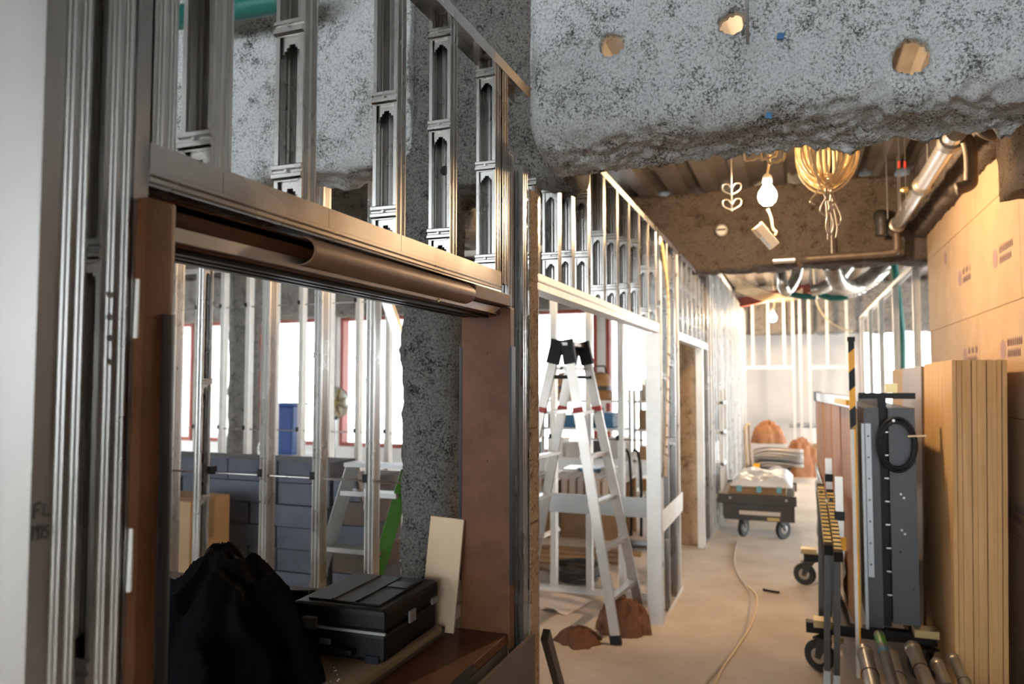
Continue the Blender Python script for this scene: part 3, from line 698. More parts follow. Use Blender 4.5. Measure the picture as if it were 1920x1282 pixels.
heap('black_jacket', (-1.41, 1.56, 0.889), 0.25, 0.235, 0.335, 4.2, BLACKCL, n=140, rings=60, peak=(-0.02, 0.05), fold=0.38, power=0.8, ff=2.2, label='crumpled black jacket heaped on the board beside the toolbox', cat='jacket')
pt = thing('tool_pouch', 'small dark tool pouch with buckle between jacket and toolbox', 'pouch', (-1.40, 1.92, 0.889))
PT = Matrix.Translation(V((-1.475, 1.98, 0.889))) @ Matrix.Rotation(0.3, 4, 'Z')
MB().box(-0.05, 0.05, -0.05, 0.05, 0, 0.10, PT).build('pouch_body', BLACKCL, pt, bevel=0.012); MB().box(-0.055, 0.055, -0.058, -0.046, 0.06, 0.125, PT).build('flap', BLUE if False else BLACK, pt, bevel=0.004)
MB().cyl(PT @ V((0.05, -0.05, 0.05)), PT @ V((0.075, -0.05, 0.06)), 0.008, n=10).build('knob', BLACK, pt)
p0 = onZ(790, 1172, 0.851); p1 = onZ(846, 1176, 0.851)
CBm = MB(); yb_ = 2.19; xa, xb = -1.155, -1.035
CBm.prism([(xa, yb_, 0.869 if False else 0.851), (xb, yb_, 0.851), (xb+0.012, yb_+0.05, 1.20), (xa+0.012, yb_+0.05, 1.205)], (0, 0.010, 0))
CBm.build('cream_board', CREAM, label='small cream board standing upright by the sprayed column', cat='board')
dust = MB()
for i in range(90):
    px = random.uniform(490, 640); py = random.uniform(1225, 1300); p = onZ(px, py, 0.889)
    if math.hypot(p.x+1.40, p.y-1.56) < 0.27 or p.x > -1.06: continue
    s = random.uniform(0.0008, 0.002)
    dust.box(p.x-s, p.x+s, p.y-s, p.y+s, 0.889, 0.889+s*1.2)
dust.build('sawdust', HAIRS, label='white plaster crumbs scattered on the wooden board', cat='crumbs', kind='stuff')

# ------------------------------------------------------------------ left room contents
# stack of strapped grey blocks
BH, BW, BD = 0.142, 0.40, 0.30
ytop = 4.05; xr_ = onY(617, 900, ytop).x
bmesh_ = MB().box(-BW/2+0.004, BW/2-0.004, -BD/2, BD/2, 0.003, BH-0.003).mesh('insulation_block'); bmesh_.materials.append(BLOCKM)
rown = ['bottom row', 'second row from the floor', 'third row from the floor', 'fourth row from the floor', 'fifth row from the floor', 'sixth row from the floor', 'second row from the top', 'top row']
for r in range(8):
    for c_ in range(6):
        if r < 3 and c_ > 3: continue
        o = inst(bmesh_, 'insulation_block', (xr_-BW*(c_+0.5)+0.004*random.uniform(-1, 1), ytop+BD/2+0.01*random.uniform(-1, 1), r*BH), None)
        tag(o, 'grey block in the %s of the stack, %s from the right' % (rown[r], ORD[c_]), 'block', 'grey blocks stacked behind the studs')
st = thing('side_block_pallet', 'wrapped brown grey pallet end at the right of the block stack', 'pallet', (xr_+0.13, ytop+0.2, 0))
for r in range(7): MB().box(xr_+0.02, xr_+0.27, ytop+0.02, ytop+0.45, r*0.15, r*0.15+0.143).build('bundle_layer', TABLE if r % 2 else BLOCKM, st)
for i, xk in enumerate((xr_-0.62, xr_-1.45)):
    MB().box(xk-0.008, xk+0.008, ytop-0.006, ytop-0.003, 0, 8*BH).build('strap', STRAP, label='dark strap running down the %s of the block stack' % ('middle' if i == 0 else 'left half'), cat='strap')
cb = onY(355, 1000, 3.5)
def carton(name, x, y, z, sx_, sy_, sz_, label, mt=CARD, rz=0.0, group=None):
    r = thing(name, label, 'box', (x, y, z), group); M_ = Matrix.Translation(V((x, y, z))) @ Matrix.Rotation(rz, 4, 'Z')
    MB().box(-sx_/2, sx_/2, -sy_/2, sy_/2, 0, sz_, M_).build('carton_body', mt, r, bevel=0.004)
    MB().box(-sx_/2-0.001, sx_/2+0.001, -0.025, 0.025, sz_*0.75, sz_+0.0012, M_).build('tape', BRASS if mt == CARD else WHITE, r)
    return r
r_ = carton('cardboard_box', cb.x-0.1, 3.55, 0, 0.42, 0.32, 0.96, 'tall tan cardboard box in front of the grey blocks')
# green folding steps
gs = thing('green_stepladder', 'green sided folding steps beside the sprayed column', 'stepladder', (-1.75, 3.45, 0))
g0 = onY(748, 930, 3.4); g1 = onY(722, 1075, 3.3)
for dx in (0, -0.34):
    MB().bar((g0.x+dx, 3.50, 1.20), (g0.x+dx-0.28, 3.28, 0.0), 0.025, 0.07).build('rail', GREEN if dx == 0 else STEELD, gs)
    MB().bar((g0.x+dx, 3.52, 1.20), (g0.x+dx+0.02, 4.0, 0.0), 0.02, 0.04).build('rear_leg', STEELD, gs)
for i in range(4):
    t = 0.12+0.24*i; MB().bar((g0.x-0.28*t*1.0, 3.50-0.22*t, 1.20*(1-t)), (g0.x-0.34-0.28*t, 3.50-0.22*t, 1.20*(1-t)), 0.09, 0.025).build('step', STEELD, gs)
MB().box(g0.x-0.36, g0.x+0.02, 3.44, 3.56, 1.195, 1.215).build('top_platform', STEELD, gs)
# blue bin, tripod floodlight
bp = onY(541, 800, 8.2)
bb = thing('blue_bin', 'tall dark blue bin standing near the bright windows', 'bin', (bp.x, 8.2, 0))
MB().prism([(bp.x-0.16, 8.05, 0.7), (bp.x+0.16, 8.05, 0.7), (bp.x+0.18, 8.05, 1.33), (bp.x-0.18, 8.05, 1.33)], (0, 0.3, 0)).build('bin_body', BLUE, bb, bevel=0.02); MB().box(bp.x-0.19, bp.x+0.19, 8.03, 8.37, 1.33, 1.37).build('lid', BLUE, bb, bevel=0.01)
MB().box(bp.x-0.3, bp.x+0.3, 7.95, 8.5, 0.66, 0.70).build('stand_top', WHITE, bb)
for x in (-0.26, 0.26):
    for y in (8.0, 8.45): MB().box(bp.x+x-0.02, bp.x+x+0.02, y-0.02, y+0.02, 0, 0.66).build('stand_leg', WHITE, bb)
tp = onY(630, 760, 7.6)
tf = thing('tripod_floodlight', 'round work lamp with radiating blades on a thin tripod', 'work lamp', (tp.x, 7.6, 0))
hz = onY(630, 755, 7.6).z
MB().cyl((tp.x, 7.6, 0.55), (tp.x, 7.6, hz-0.2), 0.012, n=8).build('pole', STEELD, tf)
for a in (0.3, 2.4, 4.5): MB().cyl((tp.x, 7.6, 0.62), (tp.x+0.32*math.cos(a), 7.6+0.32*math.sin(a), 0.0), 0.009, n=8).build('leg', STEELD, tf)
MB().lathe((tp.x, 7.6, hz), [(0.06, -0.06), (0.19, 0), (0.185, 0.006), (0.05, -0.03)], 24, (0, -1, 0)).build('reflector', FLUO, tf, smooth=True)
for i in range(8):
    a = i*math.pi/4+0.39; MB().bar((tp.x+0.03*math.cos(a), 7.585, hz+0.03*math.sin(a)), (tp.x+0.17*math.cos(a), 7.575, hz+0.17*math.sin(a)), 0.035, 0.006).build('blade', BRASS, tf)
MB().cyl((tp.x, 7.56, hz), (tp.x, 7.6, hz), 0.04, n=14).build('hub', BRASS, tf); MB().cyl((tp.x, 7.6, hz-0.2), (tp.x, 7.6, hz-0.17), 0.02, n=10).build('clamp', BLACK, tf)

# ------------------------------------------------------------------ stepladder in the second opening
ld = thing('aluminium_stepladder', 'tall aluminium stepladder with black hinge caps in the doorway', 'stepladder', (-1.45, 4.95, 0))
r_dir = V((0.10, 0.995, 0)); tc_ = V((-1.45, 4.93, 1.90)); fa = V((-1.065, 4.97, 0.0)); fb = V((-1.88, 4.86, 0.0))
for s_, foot in (('front', fa), ('rear', fb)):
    for sg in (-1, 1):
        ht, hb = 0.15, 0.27
        off = 0.035 if s_ == 'front' else -0.035
        P1 = tc_+V((off, 0, 0))+r_dir*(sg*ht); P0 = foot+r_dir*(sg*hb)
        rl = MB().bar(P0+V((0, 0, 0.02)), P1, 0.028, 0.062, up=(1, 0, 0.2)).build('rail', ALU, ld)
        MB().bar(P0, P0+(P1-P0)*0.03, 0.034, 0.07, up=(1, 0, 0.2)).build('foot_cap', BLACK, rl)
        q = P0+(P1-P0)*0.76; MB().bar(q, q+(P1-P0)*0.018, 0.032, 0.066, up=(1, 0, 0.2)).build('red_band', REDTAPE, rl)
        MB().bar(P0+(P1-P0)*0.93, P1+(P1-P0)*0.015, 0.04, 0.085, up=(1, 0, 0.2)).build('hinge_cap', BLACK, rl)
    for i in range(6):
        t = 0.155*(i+0.9)
        a = foot+(tc_-foot)*t; hw = 0.27+(0.15-0.27)*t
        MB().bar(a-r_dir*hw, a+r_dir*hw, 0.055, 0.022, up=(0, 0, 1)).build('rung', ALU, ld)
for sg in (-1, 1): MB().bar(tc_+V((0.09, 0, -0.22))+r_dir*(sg*0.16), tc_+V((-0.09, 0, -0.22))+r_dir*(sg*0.16), 0.012, 0.025).build('spreader', BLACK, ld)
MB().bar(tc_-r_dir*0.17, tc_+r_dir*0.17, 0.09, 0.02).build('top_plate', ALU, ld)
heap('brown_work_bag', (-1.11, 4.98, 0.0), 0.19, 0.155, 0.24, 2.6, BROWNCL, fold=0.8, power=0.5, ff=2.6, n=110, rings=44, label='crumpled brown cloth bag at the foot of the aluminium stepladder', cat='bag')
heap('brown_cloth', (-1.33, 4.68, 0.0), 0.14, 0.14, 0.10, 8.8, BROWNCL, fold=0.5, label='flat brown cloth beside the front foot of the stepladder', cat='cloth')
# sheets of paper, hose coil, poles, planks behind
pp = onZ(1050, 1131, 0.004)
mb = MB(); n = 12
for i in range(n+1):
    for j in range(n+1):
        u, v_ = i/n-0.5, j/n-0.5; P = V((pp.x+u*0.34+v_*0.08, pp.y+v_*0.42-u*0.1, 0)); P.z = 0.006+0.03*max(0, nz(P, 5, 3)); mb.v.append(P)
for i in range(n):
    for j in range(n): a = i*(n+1)+j; mb.f.append((a, a+n+1, a+n+2, a+1))
o = mb.build('crumpled_paper', mat('pink_white_paper', (0.78, 0.68, 0.62), 0.8), label='crumpled pale paper lying on the floor inside the doorway', cat='paper', smooth=True)
sol = o.modifiers.new('thick', 'SOLIDIFY'); sol.thickness = 0.002
hc = onZ(1072, 1085, 0.03); mb = MB()
for i in range(7):
    r = 0.20+0.012*random.uniform(-1, 1); z = 0.02+0.018*i
    mb.tube([(hc.x+r*math.cos(t)+0.01*random.uniform(-1, 1), hc.y+0.1+r*0.9*math.sin(t), z+0.006*math.sin(2*t+i)) for t in [k_*2*math.pi/24 for k_ in range(24)]], 0.011, 6, closed=True)
mb.build('hose_coil', DKGREY, smooth=True, label='dark coiled hose on the floor behind the stepladder', cat='hose')
for i in range(5):
    a = onZ(1045+12*i, 1038+4*i, 0.02+0.0*i); MB().box(-0.8, 0.8, -0.06, 0.06, 0.0, 0.03, Matrix.Translation(V((-2.45+0.06*i, 6.34+0.19*i, 0.0))) @ Matrix.Rotation(0.04+0.006*i, 4, 'Z')).build('loose_plank', PLY, label='tan plank on the room floor, %s in the row from the stepladder' % ORD[i], cat='plank', group='planks on the room floor')
MB().cyl(V((-2.55, 6.6, 0.057)), V((-2.15, 6.9, 0.25)), 0.025, n=10).build('white_pole', WHITE, smooth=True, label='short white pole propped on the planks', cat='pole')
# slatted pallets
for k_, (x, y) in enumerate(((-2.75, 7.9), (-2.05, 8.0))):
    r = thing('slatted_pallet', 'pale slatted pallet %s among the stored goods' % ('left of the ladder' if k_ == 0 else 'right of the ladder'), 'pallet', (x, y, 0))
    for i in range(8): MB().box(x-0.32+0.09*i, x-0.32+0.09*i+0.06, y-0.3, y+0.3, 0.60, 0.625).build('slat', PLASTER, r)
    for i in range(8): MB().box(x-0.32+0.09*i, x-0.32+0.09*i+0.06, y-0.32, y-0.30, 0.28, 0.60).build('slat', PLASTER, r)
    for i in range(3): MB().box(x-0.33, x+0.36, y-0.3+0.27*i, y-0.24+0.27*i, 0.0, 0.28 if False else 0.598).build('bearer', PLY, r)
# shelving with goods
for u in range(3):
    x0 = -4.15+1.15*u; x1 = x0+1.05; yy = 9.1
    r = thing('storage_rack', 'white storage rack with goods, %s from the left behind the ladder' % ORD[u], 'rack', ((x0+x1)/2, yy, 0))
    for x in (x0, x1-0.04):
        for y in (yy-0.2, yy+0.2): MB().box(x, x+0.04, y-0.02, y+0.02, 0, 1.55).build('upright', WHITE, r)
    for z in (0.35, 0.72, 1.08, 1.42):
        MB().box(x0, x1, yy-0.22, yy+0.22, z-0.03, z).build('shelf', WHITE, r)
    for si, z in enumerate((0.35, 0.72, 1.08)):
        x = x0+0.06; q = 0
        while x < x1-0.2 and q < 4:
            wd = random.uniform(0.14, 0.26); h_ = random.uniform(0.12, 0.26)
            mt = random.choice([WHITE, CARD, DKGREY, SHEET, PLASTER, BLUED])
            carton('storage_box', x+wd/2, yy, z, wd*0.94, 0.34, h_, '%s storage box, %s on the %s shelf of the %s rack' % ({'white_paint': 'white', 'cardboard': 'tan', 'dark_grey_steel': 'dark', 'white_plastic_sheet': 'glossy white', 'plaster_panel': 'pale', 'blue_sticker': 'blue'}[mt.name], ORD[q], ['low', 'middle', 'upper'][si], ORD[u]), mt)
            x += wd+0.03; q += 1
for i, px in enumerate((1060, 1125)):
    p = onY(px, 720, 9.05); r = thing('orange_machine', 'round orange brown machine on the rack, %s of two' % ('left' if i == 0 else 'right'), 'machine', (p.x, 9.05, 1.42))
    MB().lathe((p.x, 9.05, 1.42), [(0.14, 0), (0.16, 0.02), (0.16, 0.10), (0.13, 0.12), (0.13, 0.26), (0.10, 0.32), (0.03, 0.35)], 20).build('housing', ORTOOL, r, smooth='auto')
    MB().lathe((p.x, 9.05, 1.545), [(0.135, 0), (0.135, 0.05)], 20).build('dark_band', DKGREY, r); MB().tube([(p.x-0.08, 9.05, 1.74), (p.x-0.06, 9.05, 1.84), (p.x+0.06, 9.05, 1.84), (p.x+0.08, 9.05, 1.74)], 0.012, 8).build('handle', BLACK, r)
p = onY(1201, 765, 9.0); carton('cardboard_box', -1.58, 9.0, 1.42, 0.3, 0.3, 0.26, 'open cardboard box on top of the rack by the jamb', CARD, 0.4)
p = onY(1145, 775, 6.05); lv = thing('laser_level', 'small black device with yellow stickers clipped to a stud', 'device', (p.x, 5.66, p.z-0.06))
MB().box(p.x-0.035, p.x+0.035, 5.63, 5.688, p.z-0.08, p.z+0.06).build('case', BLACK, lv, bevel=0.006); MB().box(p.x-0.02, p.x+0.02, 5.627, 5.630, p.z-0.05, p.z-0.02).build('sticker', YELLOW, lv); MB().box(p.x-0.01, p.x+0.02, 5.627, 5.630, p.z+0.01, p.z+0.03).build('sticker', YELLOW, lv)
ht = thing('hand_truck', 'small hand truck with dark bent handles behind the ladder', 'hand truck', (-1.35, 7.45, 0))
hx = onY(1192, 900, 7.45).x
for dx in (-0.05, 0.05): MB().tube(smooth_path([(hx+dx, 7.45, 0.12), (hx+dx, 7.47, 0.6), (hx+dx-0.03, 7.50, 0.92), (hx+dx-0.08, 7.47, 0.96)]), 0.014, 8).build('handle_tube', BLACK, ht, smooth=True)
MB().box(hx-0.15, hx+0.15, 7.27, 7.50, 0.05, 0.07).build('toe_plate', DKGREY, ht)
for dx in (-0.13, 0.13): MB().lathe((hx+dx, 7.52, 0.07), [(0.07, -0.02), (0.07, 0.02)], 16, (1, 0, 0)).build('wheel', TIRE, ht)
# bent band standing in the far jamb, leaning pole near the first post
yb_ = wy(1249)
pts = smooth_path([(XL+0.018, wy(1236)+0.03, 2.62), (XL+0.018, wy(1243), 2.50), (XL+0.018, wy(1249), 2.3), (XL+0.018, wy(1250), 2.0), (XL+0.018, wy(1247), 1.6), (XL+0.018, wy(1243), 1.2), (XL+0.018, wy(1241), 1.0)], 5)
mb = MB()
for i in range(len(pts)-1): mb.bar(pts[i], pts[i+1]+(pts[i+1]-pts[i])*0.15, 0.006, 0.09 if i > 1 else 0.06, up=(0, 1, 0))
mb.build('bent_band', BAND, label='long bent yellow brown band hanging in the far door jamb', cat='band')
p0 = onZ(1046, 1275, 0.0); lp = thing('leaning_pole', 'dark pole with white tip leaning inside the nearest door post', 'pole', (p0.x, p0.y, 0))
a = V((XL-0.10, 2.95, 0.62)); b = V((XL-0.12, 3.42, 0.0)); MB().bar(a, b, 0.03, 0.05).build('shaft', DKBROWN, lp); MB().bar(a+(b-a)*0.55, a+(b-a)*0.62, 0.034, 0.054).build('white_band', WHITE, lp); MB().bar(a+(b-a)*0.80, a+(b-a)*0.86, 0.034, 0.054).build('blue_band', BLUE, lp)

# ------------------------------------------------------------------ dolly in the corridor with sheet bundle
dl = thing('platform_dolly', 'low dark grey platform dolly on casters in the corridor', 'dolly', (-0.42, 8.9, 0))
DX0, DX1, DY0, DY1, DZ = -0.82, -0.03, 8.30, 9.50, 0.36
for y in (DY0, DY1-0.05):
    MB().box(DX0, DX1, y, y+0.05, DZ, DZ+0.10).build('end_beam', DKGREY, dl, bevel=0.004)
for x in (DX0+0.05, DX1-0.13): MB().box(x, x+0.08, DY0+0.05, DY1-0.05, DZ-0.14, DZ+0.06).build('side_beam', DKGREY, dl)
MB().box(DX0+0.06, DX1-0.02, DY0+0.02, DY0+0.05, DZ-0.17, DZ-0.001).build('front_panel', DKGREY, dl, bevel=0.004)
for x in (DX0+0.13, DX1-0.1): MB().lathe((x, DY0, DZ+0.06), [(0.014, 0), (0.011, 0.008)], 10, (0, -1, 0)).build('bolt', ALU, dl)
MB().box(DX0+0.22, DX1-0.16, DY0+0.008, DY0+0.02, DZ-0.11, DZ-0.07).build('pale_strip', PLASTER, dl); MB().box(-0.32, -0.2, DY0+0.010, DY0+0.02, DZ-0.16, DZ-0.13).build('sticker', YELL2, dl)
MB().box(DX0+0.03, DX1-0.02, DY0+0.05, DY1-0.05, DZ+0.06, DZ+0.085).build('deck', DKGREY, dl)
def caster(root, x, y, r=0.095, top=0.2, ang=0.3, wmt=TIRE):
    cs = MB(); M_ = Matrix.Translation(V((x, y, 0))) @ Matrix.Rotation(ang, 4, 'Z')
    cs.box(-0.05, 0.05, -0.045, 0.045, top-0.012, top, M_); 
    for s_ in (-1, 1): cs.prism([M_ @ V((-0.035, s_*0.024, top-0.012)), M_ @ V((0.035, s_*0.024, top-0.012)), M_ @ V((0.05, s_*0.024, r-0.01)), M_ @ V((0.02, s_*0.024, r-0.015))], M_.to_3x3() @ V((0, s_*0.004, 0)))
    c_ = cs.build('caster', DKGREY, root)
    ax = M_.to_3x3() @ V((0, 1, 0)); ctr = M_ @ V((0.035, 0, r))
    MB().lathe(ctr, [(r*0.62, -0.018), (r*0.94, -0.02), (r, -0.012), (r, 0.012), (r*0.94, 0.02), (r*0.62, 0.018)], 24, ax).build('tyre', wmt, c_, smooth='auto')
    MB().lathe(ctr, [(0.018, -0.023), (r*0.6, -0.016), (r*0.6, 0.016), (0.018, 0.023)], 20, ax).build('hub', ALU, c_, smooth='auto')
    return c_
for x, y, a in ((DX0+0.24, DY0+0.1, 1.2), (DX1-0.16, DY0+0.1, 0.9), (DX0+0.24, DY1-0.15, 1.5), (DX1-0.16, DY1-0.15, 1.5)): caster(dl, x, y, 0.10, DZ-0.141, a)
ZB = DZ+0.085
for i in range(3):
    MB().box(DX0+0.10+0.01*i, DX1-0.10, DY0+0.08, DY1-0.1, ZB+0.03*i+0.001, ZB+0.03*i+0.028).build('flat_board', CARD if i < 2 else PLY, label='flat board on the dolly, %s from the bottom' % ORD[i], cat='board', group='boards on the dolly')
ZB += 0.09
mb = MB(); nx, ny = 30, 40
for k_ in (0, 1):
    for i in range(nx+1):
        for j in range(ny+1):
            u, v_ = i/nx, j/ny; e_ = min(u, 1-u, v_, 1-v_); 
            P = V((DX0+0.13+u*0.62, DY0+0.06+v_*1.15, 0)); h_ = (0.09+0.05*nz(P, 5, 4))*min(1, e_*7)**0.5
            mb.v.append(V((P.x, P.y, ZB+0.003+(max(0.006, h_) if k_ else 0))))
N = (nx+1)*(ny+1)
for i in range(nx):
    for j in range(ny):
        a = i*(ny+1)+j; q = (a, a+ny+1, a+ny+2, a+1); mb.f.append(tuple(N+t for t in q)); mb.f.append(tuple(reversed(q)))
for i in range(nx):
    for j in (0, ny): a = i*(ny+1)+j; mb.f.append((a, a+ny+1, N+a+ny+1, N+a))
for j in range(ny):
    for i in (0, nx): a = i*(ny+1)+j; mb.f.append((a, a+1, N+a+1, N+a))
sb = mb.build('plastic_sheet_bundle', SHEET, smooth=True, label='crumpled white plastic sheeting piled on the dolly', cat='sheeting')
for i, x in enumerate((-0.60, -0.40, -0.20)): MB().box(x-0.025, x+0.025, DY0+0.056, DY0+0.064, ZB-0.055, ZB+0.012).build('blue_tape', TAPEB, sb)
# floor cable
mb = MB(); px_ = [(1318, 1290), (1345, 1255), (1382, 1210), (1400, 1165), (1407, 1120), (1398, 1100), (1382, 1075), (1376, 1045), (1382, 1015)]
pts = [onZ(x, y, 0.008) for x, y in px_]; pts = [V((pts[0].x-0.08, pts[0].y-0.9, 0.008))]+pts
mb.tube(smooth_path(pts), 0.008, 6)
mb.build('floor_cable', GCABLE, smooth=True, label='grey brown cable winding along the corridor floor', cat='cable')
pts2 = [p+V((0.03+0.02*math.sin(i*1.7), 0.03, 0)) for i, p in enumerate(pts[:7])]
MB().tube(smooth_path(pts2), 0.007, 6).build('floor_cable', CABLE, smooth=True, label='paler second cable lying beside the grey floor cable', cat='cable')
p = onZ(1446, 1110, 0.0); MB().bar(p+V((-0.06, 0.02, 0.012)), p+V((0.06, -0.02, 0.012)), 0.025, 0.02).build('floor_offcut', DKBROWN, label='small dark offcut lying on the corridor floor', cat='offcut')

# ------------------------------------------------------------------ goods at the corridor end
tr = thing('push_trolley', 'push trolley with curved handle loaded with grey bundles', 'trolley', (-0.35, 13.2, 0))
cx_ = onZ(1445, 880, 0).x; ty = 13.0
tx0 = onY(1398, 860, ty).x; tx1 = onY(1482, 860, ty).x
MB().box(tx0, tx1, ty, ty+0.7, 0.16, 0.20).build('platform', DKGREY, tr)
MB().tube(smooth_path([(tx0+0.02, ty+0.05, 0.2), (tx0, ty+0.05, 0.85), (tx0+0.05, ty+0.3, 0.92), (tx0+0.02, ty+0.6, 0.85), (tx0+0.04, ty+0.65, 0.2)]), 0.016, 8).build('handle', BAND, tr, smooth=True)
for x in (tx0+0.12, tx1-0.12):
    for y in (ty+0.1, ty+0.55): caster(tr, x, y, 0.07, 0.16, 0.8)
MB().box(tx0+0.12, tx0+0.22, ty-0.02, ty+0.04, 0.2, 0.3).build('yellow_bumper', YELLOW, tr)
mb = MB()
for i in range(34):
    y = ty+0.12+0.48*random.random(); z = 0.225+0.30*random.random()*(1-abs(y-ty-0.35)); dz = random.uniform(0.0, 0.04)
    mb.tube(smooth_path([(tx0+0.12, y, z), ((tx0+tx1)/2, y+random.uniform(-0.04, 0.04), z+dz+0.03), (tx1+0.2, y, z+dz)], 4), 0.022, 6)
mb.build('tube_bundle', mat('grey_tubes', (0.40, 0.38, 0.35), 0.4, 0.5), smooth=True, label='bundle of grey flexible tubes on the push trolley', cat='tubes')
so = onY(1440, 812, 13.6); heap('orange_sack', (so.x, 13.45, 0.61), 0.28, 0.22, 0.40, 1.1, ORANGECL, power=0.5, fold=0.5, label='orange brown sack on top of the tube bundle', cat='sack')
so = onY(1490, 830, 14.0); heap('brown_sack', (so.x+0.1, 14.1, 0.0), 0.35, 0.22, 0.70, 5.1, ORANGECL, power=0.5, fold=0.5, label='brown sack slumped behind the middle studs', cat='sack')
bx = onY(1535, 860, 15.2); carton('cardboard_box', bx.x-0.1, 15.2, 0, 0.6, 0.4, 0.5, 'tan cardboard box on the floor behind the end studs'); carton('white_carton', bx.x+0.1, 15.2, 0.501, 0.8, 0.4, 0.28, 'white carton stacked on the tan box at the corridor end', WHITE)
mb = MB()
for i in range(12): mb.tube([(bx.x-0.5, 15.0+0.03*i, 0.80+0.01*(i % 4)), (bx.x+0.7, 15.02+0.03*i, 0.86+0.015*(i % 5))], 0.02, 6)
mb.build('tube_bundle', LTGREY, smooth=True, label='loose grey tubes lying across the white carton', cat='tubes')
MB().box(-0.9, -0.15, 11.8, 11.95, 0.0, 0.06).build('white_plank', WHITE, label='white plank on the floor before the push trolley', cat='plank')
# steel beam, tubes and ducts above the end
a = onY(1376, 562, 13.0); b_ = onY(1580, 520, 13.0)
mb = MB(); mb.bar(a, b_, 0.12, 0.012); mb.bar(a-V((0, 0, 0.14)), b_-V((0, 0, 0.14)), 0.12, 0.012); mb.bar(a-V((0, 0, 0.07)), b_-V((0, 0, 0.07)), 0.01, 0.13)
mb.build('steel_beam', REDBR, label='dark red steel beam slanting above the corridor end', cat='beam', kind='structure')
def flex(name, pts, r, mt, label, cat='duct', n=10):
    P = smooth_path(pts, 10); mb = MB(); 
    rings = []; 
    mb.tube(P, r, n)
    for i, v_ in enumerate(mb.v):
        ring = i//n
        if ring % 2: ctr = P[min(ring, len(P)-1)]; mb.v[i] = ctr+(v_-ctr)*0.88
    o = mb.build(name, mt, label=label, cat=cat, smooth=True)
    for q in (P[0], P[-1]): MB().cyl(q, (q.x, q.y, ZC+0.03), 0.004, n=6).build('hanger_wire', STEELD, o)
    return o
def PY(px, py, Y): return onY(px, py, Y)
flex('flexible_duct', [PY(1462, 500, 8.3), PY(1468, 535, 8.3), PY(1476, 545, 8.4), PY(1492, 520, 8.5), PY(1497, 495, 8.5)], 0.06, CLEAR, 'silver flexible duct loop hanging left below the dark beam')
flex('flexible_duct', [PY(1560, 500, 8.0), PY(1572, 530, 8.1), PY(1600, 540, 8.4), PY(1635, 520, 8.5), PY(1655, 500, 8.6)], 0.09, CLEAR, 'wide silver flexible duct bending right below the dark beam')
flex('flexible_duct', [PY(1520, 545, 9.0), PY(1540, 540, 9.0), PY(1570, 525, 9.1), PY(1590, 500, 9.2)], 0.07, CLEAR, 'short silver flexible duct in the middle below the dark beam')
for i, (x0_, y0_, x1_, y1_) in enumerate(((1470, 548, 1530, 556), (1535, 552, 1590, 556))):
    o = MB().tube(smooth_path([PY(x0_, y0_, 10), PY((x0_+x1_)/2, y0_+7, 10), PY(x1_, y1_, 10)]), 0.038, 10).build('teal_tube', TEAL, smooth=True, label='teal insulated tube %s above the end door' % ('left' if i == 0 else 'right'), cat='tube')
    for q in (PY(x0_, y0_, 10), PY(x1_, y1_, 10)): MB().cyl(q, (q.x, q.y, ZC+0.03), 0.004, n=6).build('hanger_wire', STEELD, o)
MB().tube(smooth_path([V((PY(1684, 560, 12).x-0.05, 12, ZC+0.02)), PY(1684, 560, 12), PY(1688, 600, 12), PY(1692, 640, 12), PY(1692, 720, 12)]), 0.05, 10).build('teal_tube', TEAL, smooth=True, label='teal insulated tube dropping behind the right hand studs', cat='tube')
o = MB().tube([(-2.6, 2.45, 3.24), (-2.2, 2.45, 3.22), (-1.95, 2.45, 3.21), (-1.8, 2.45, 3.22)], 0.05, 12).build('teal_tube', TEAL, smooth=True, label='teal insulated tube near the ceiling behind the upper left studs', cat='tube')
for x in (-2.4, -1.9): MB().cyl((x, 2.45, 3.22), (x, 2.45, ZC+0.03), 0.004, n=6).build('hanger_wire', STEELD, o)
mb = MB(); mb.tube(smooth_path([V((PY(1525, 560, 12.5).x, 12.5, ZC+0.03)), PY(1530, 560, 12.5), PY(1545, 592, 12.5), PY(1570, 612, 12.5), PY(1598, 622, 12.5)]), 0.012, 6); mb.build('hanging_cable', CABLE, smooth=True, label='pale cable drooping across the end wall frame', cat='cable')
mb = MB()
for i in range(7): mb.tube(smooth_path([PY(1380, 520+4*i, 12.8), PY(1430, 545+3*i, 12.9), PY(1480, 552+2*i, 12.8), PY(1505, 540+3*i, 12.8)]), 0.006, 6)
mb.build('cable_run', CABLE, smooth=True, label='loose run of pale cables above the far lamp', cat='cables')

# ------------------------------------------------------------------ lamps and ceiling services
def bulb(root, c, r, mt):
    MB().lathe(c, [(0.001, -r*1.05), (r*0.5, -r*0.93), (r*0.86, -r*0.55), (r, 0), (r*0.9, r*0.5), (r*0.6, r*1.0), (r*0.38, r*1.35), (r*0.36, r*1.5)], 20).build('bulb', mt, root, smooth=True)
    MB().lathe(c, [(r*0.42, r*1.45), (r*0.5, r*1.55), (r*0.5, r*2.2), (r*0.25, r*2.5)], 14).build('socket', WHITE, root, smooth=True)
lc = onY(1439, 368, 5.0); R0 = 0.058
lm = thing('site_lamp', 'glowing bare site lamp hanging in the corridor with cord and box', 'lamp', lc)
bulb(lm, lc, R0, BULB)
MB().tube(smooth_path([lc+V((0, 0, R0*2.4)), lc+V((0.02, 0, 0.26)), lc+V((0.03, 0.02, 0.40)), lc+V((0.0, 0.02, 0.50)), V((lc.x-0.02, 5.0, ZC))]), 0.007, 8).build('cord', CABLE, lm, smooth=True)
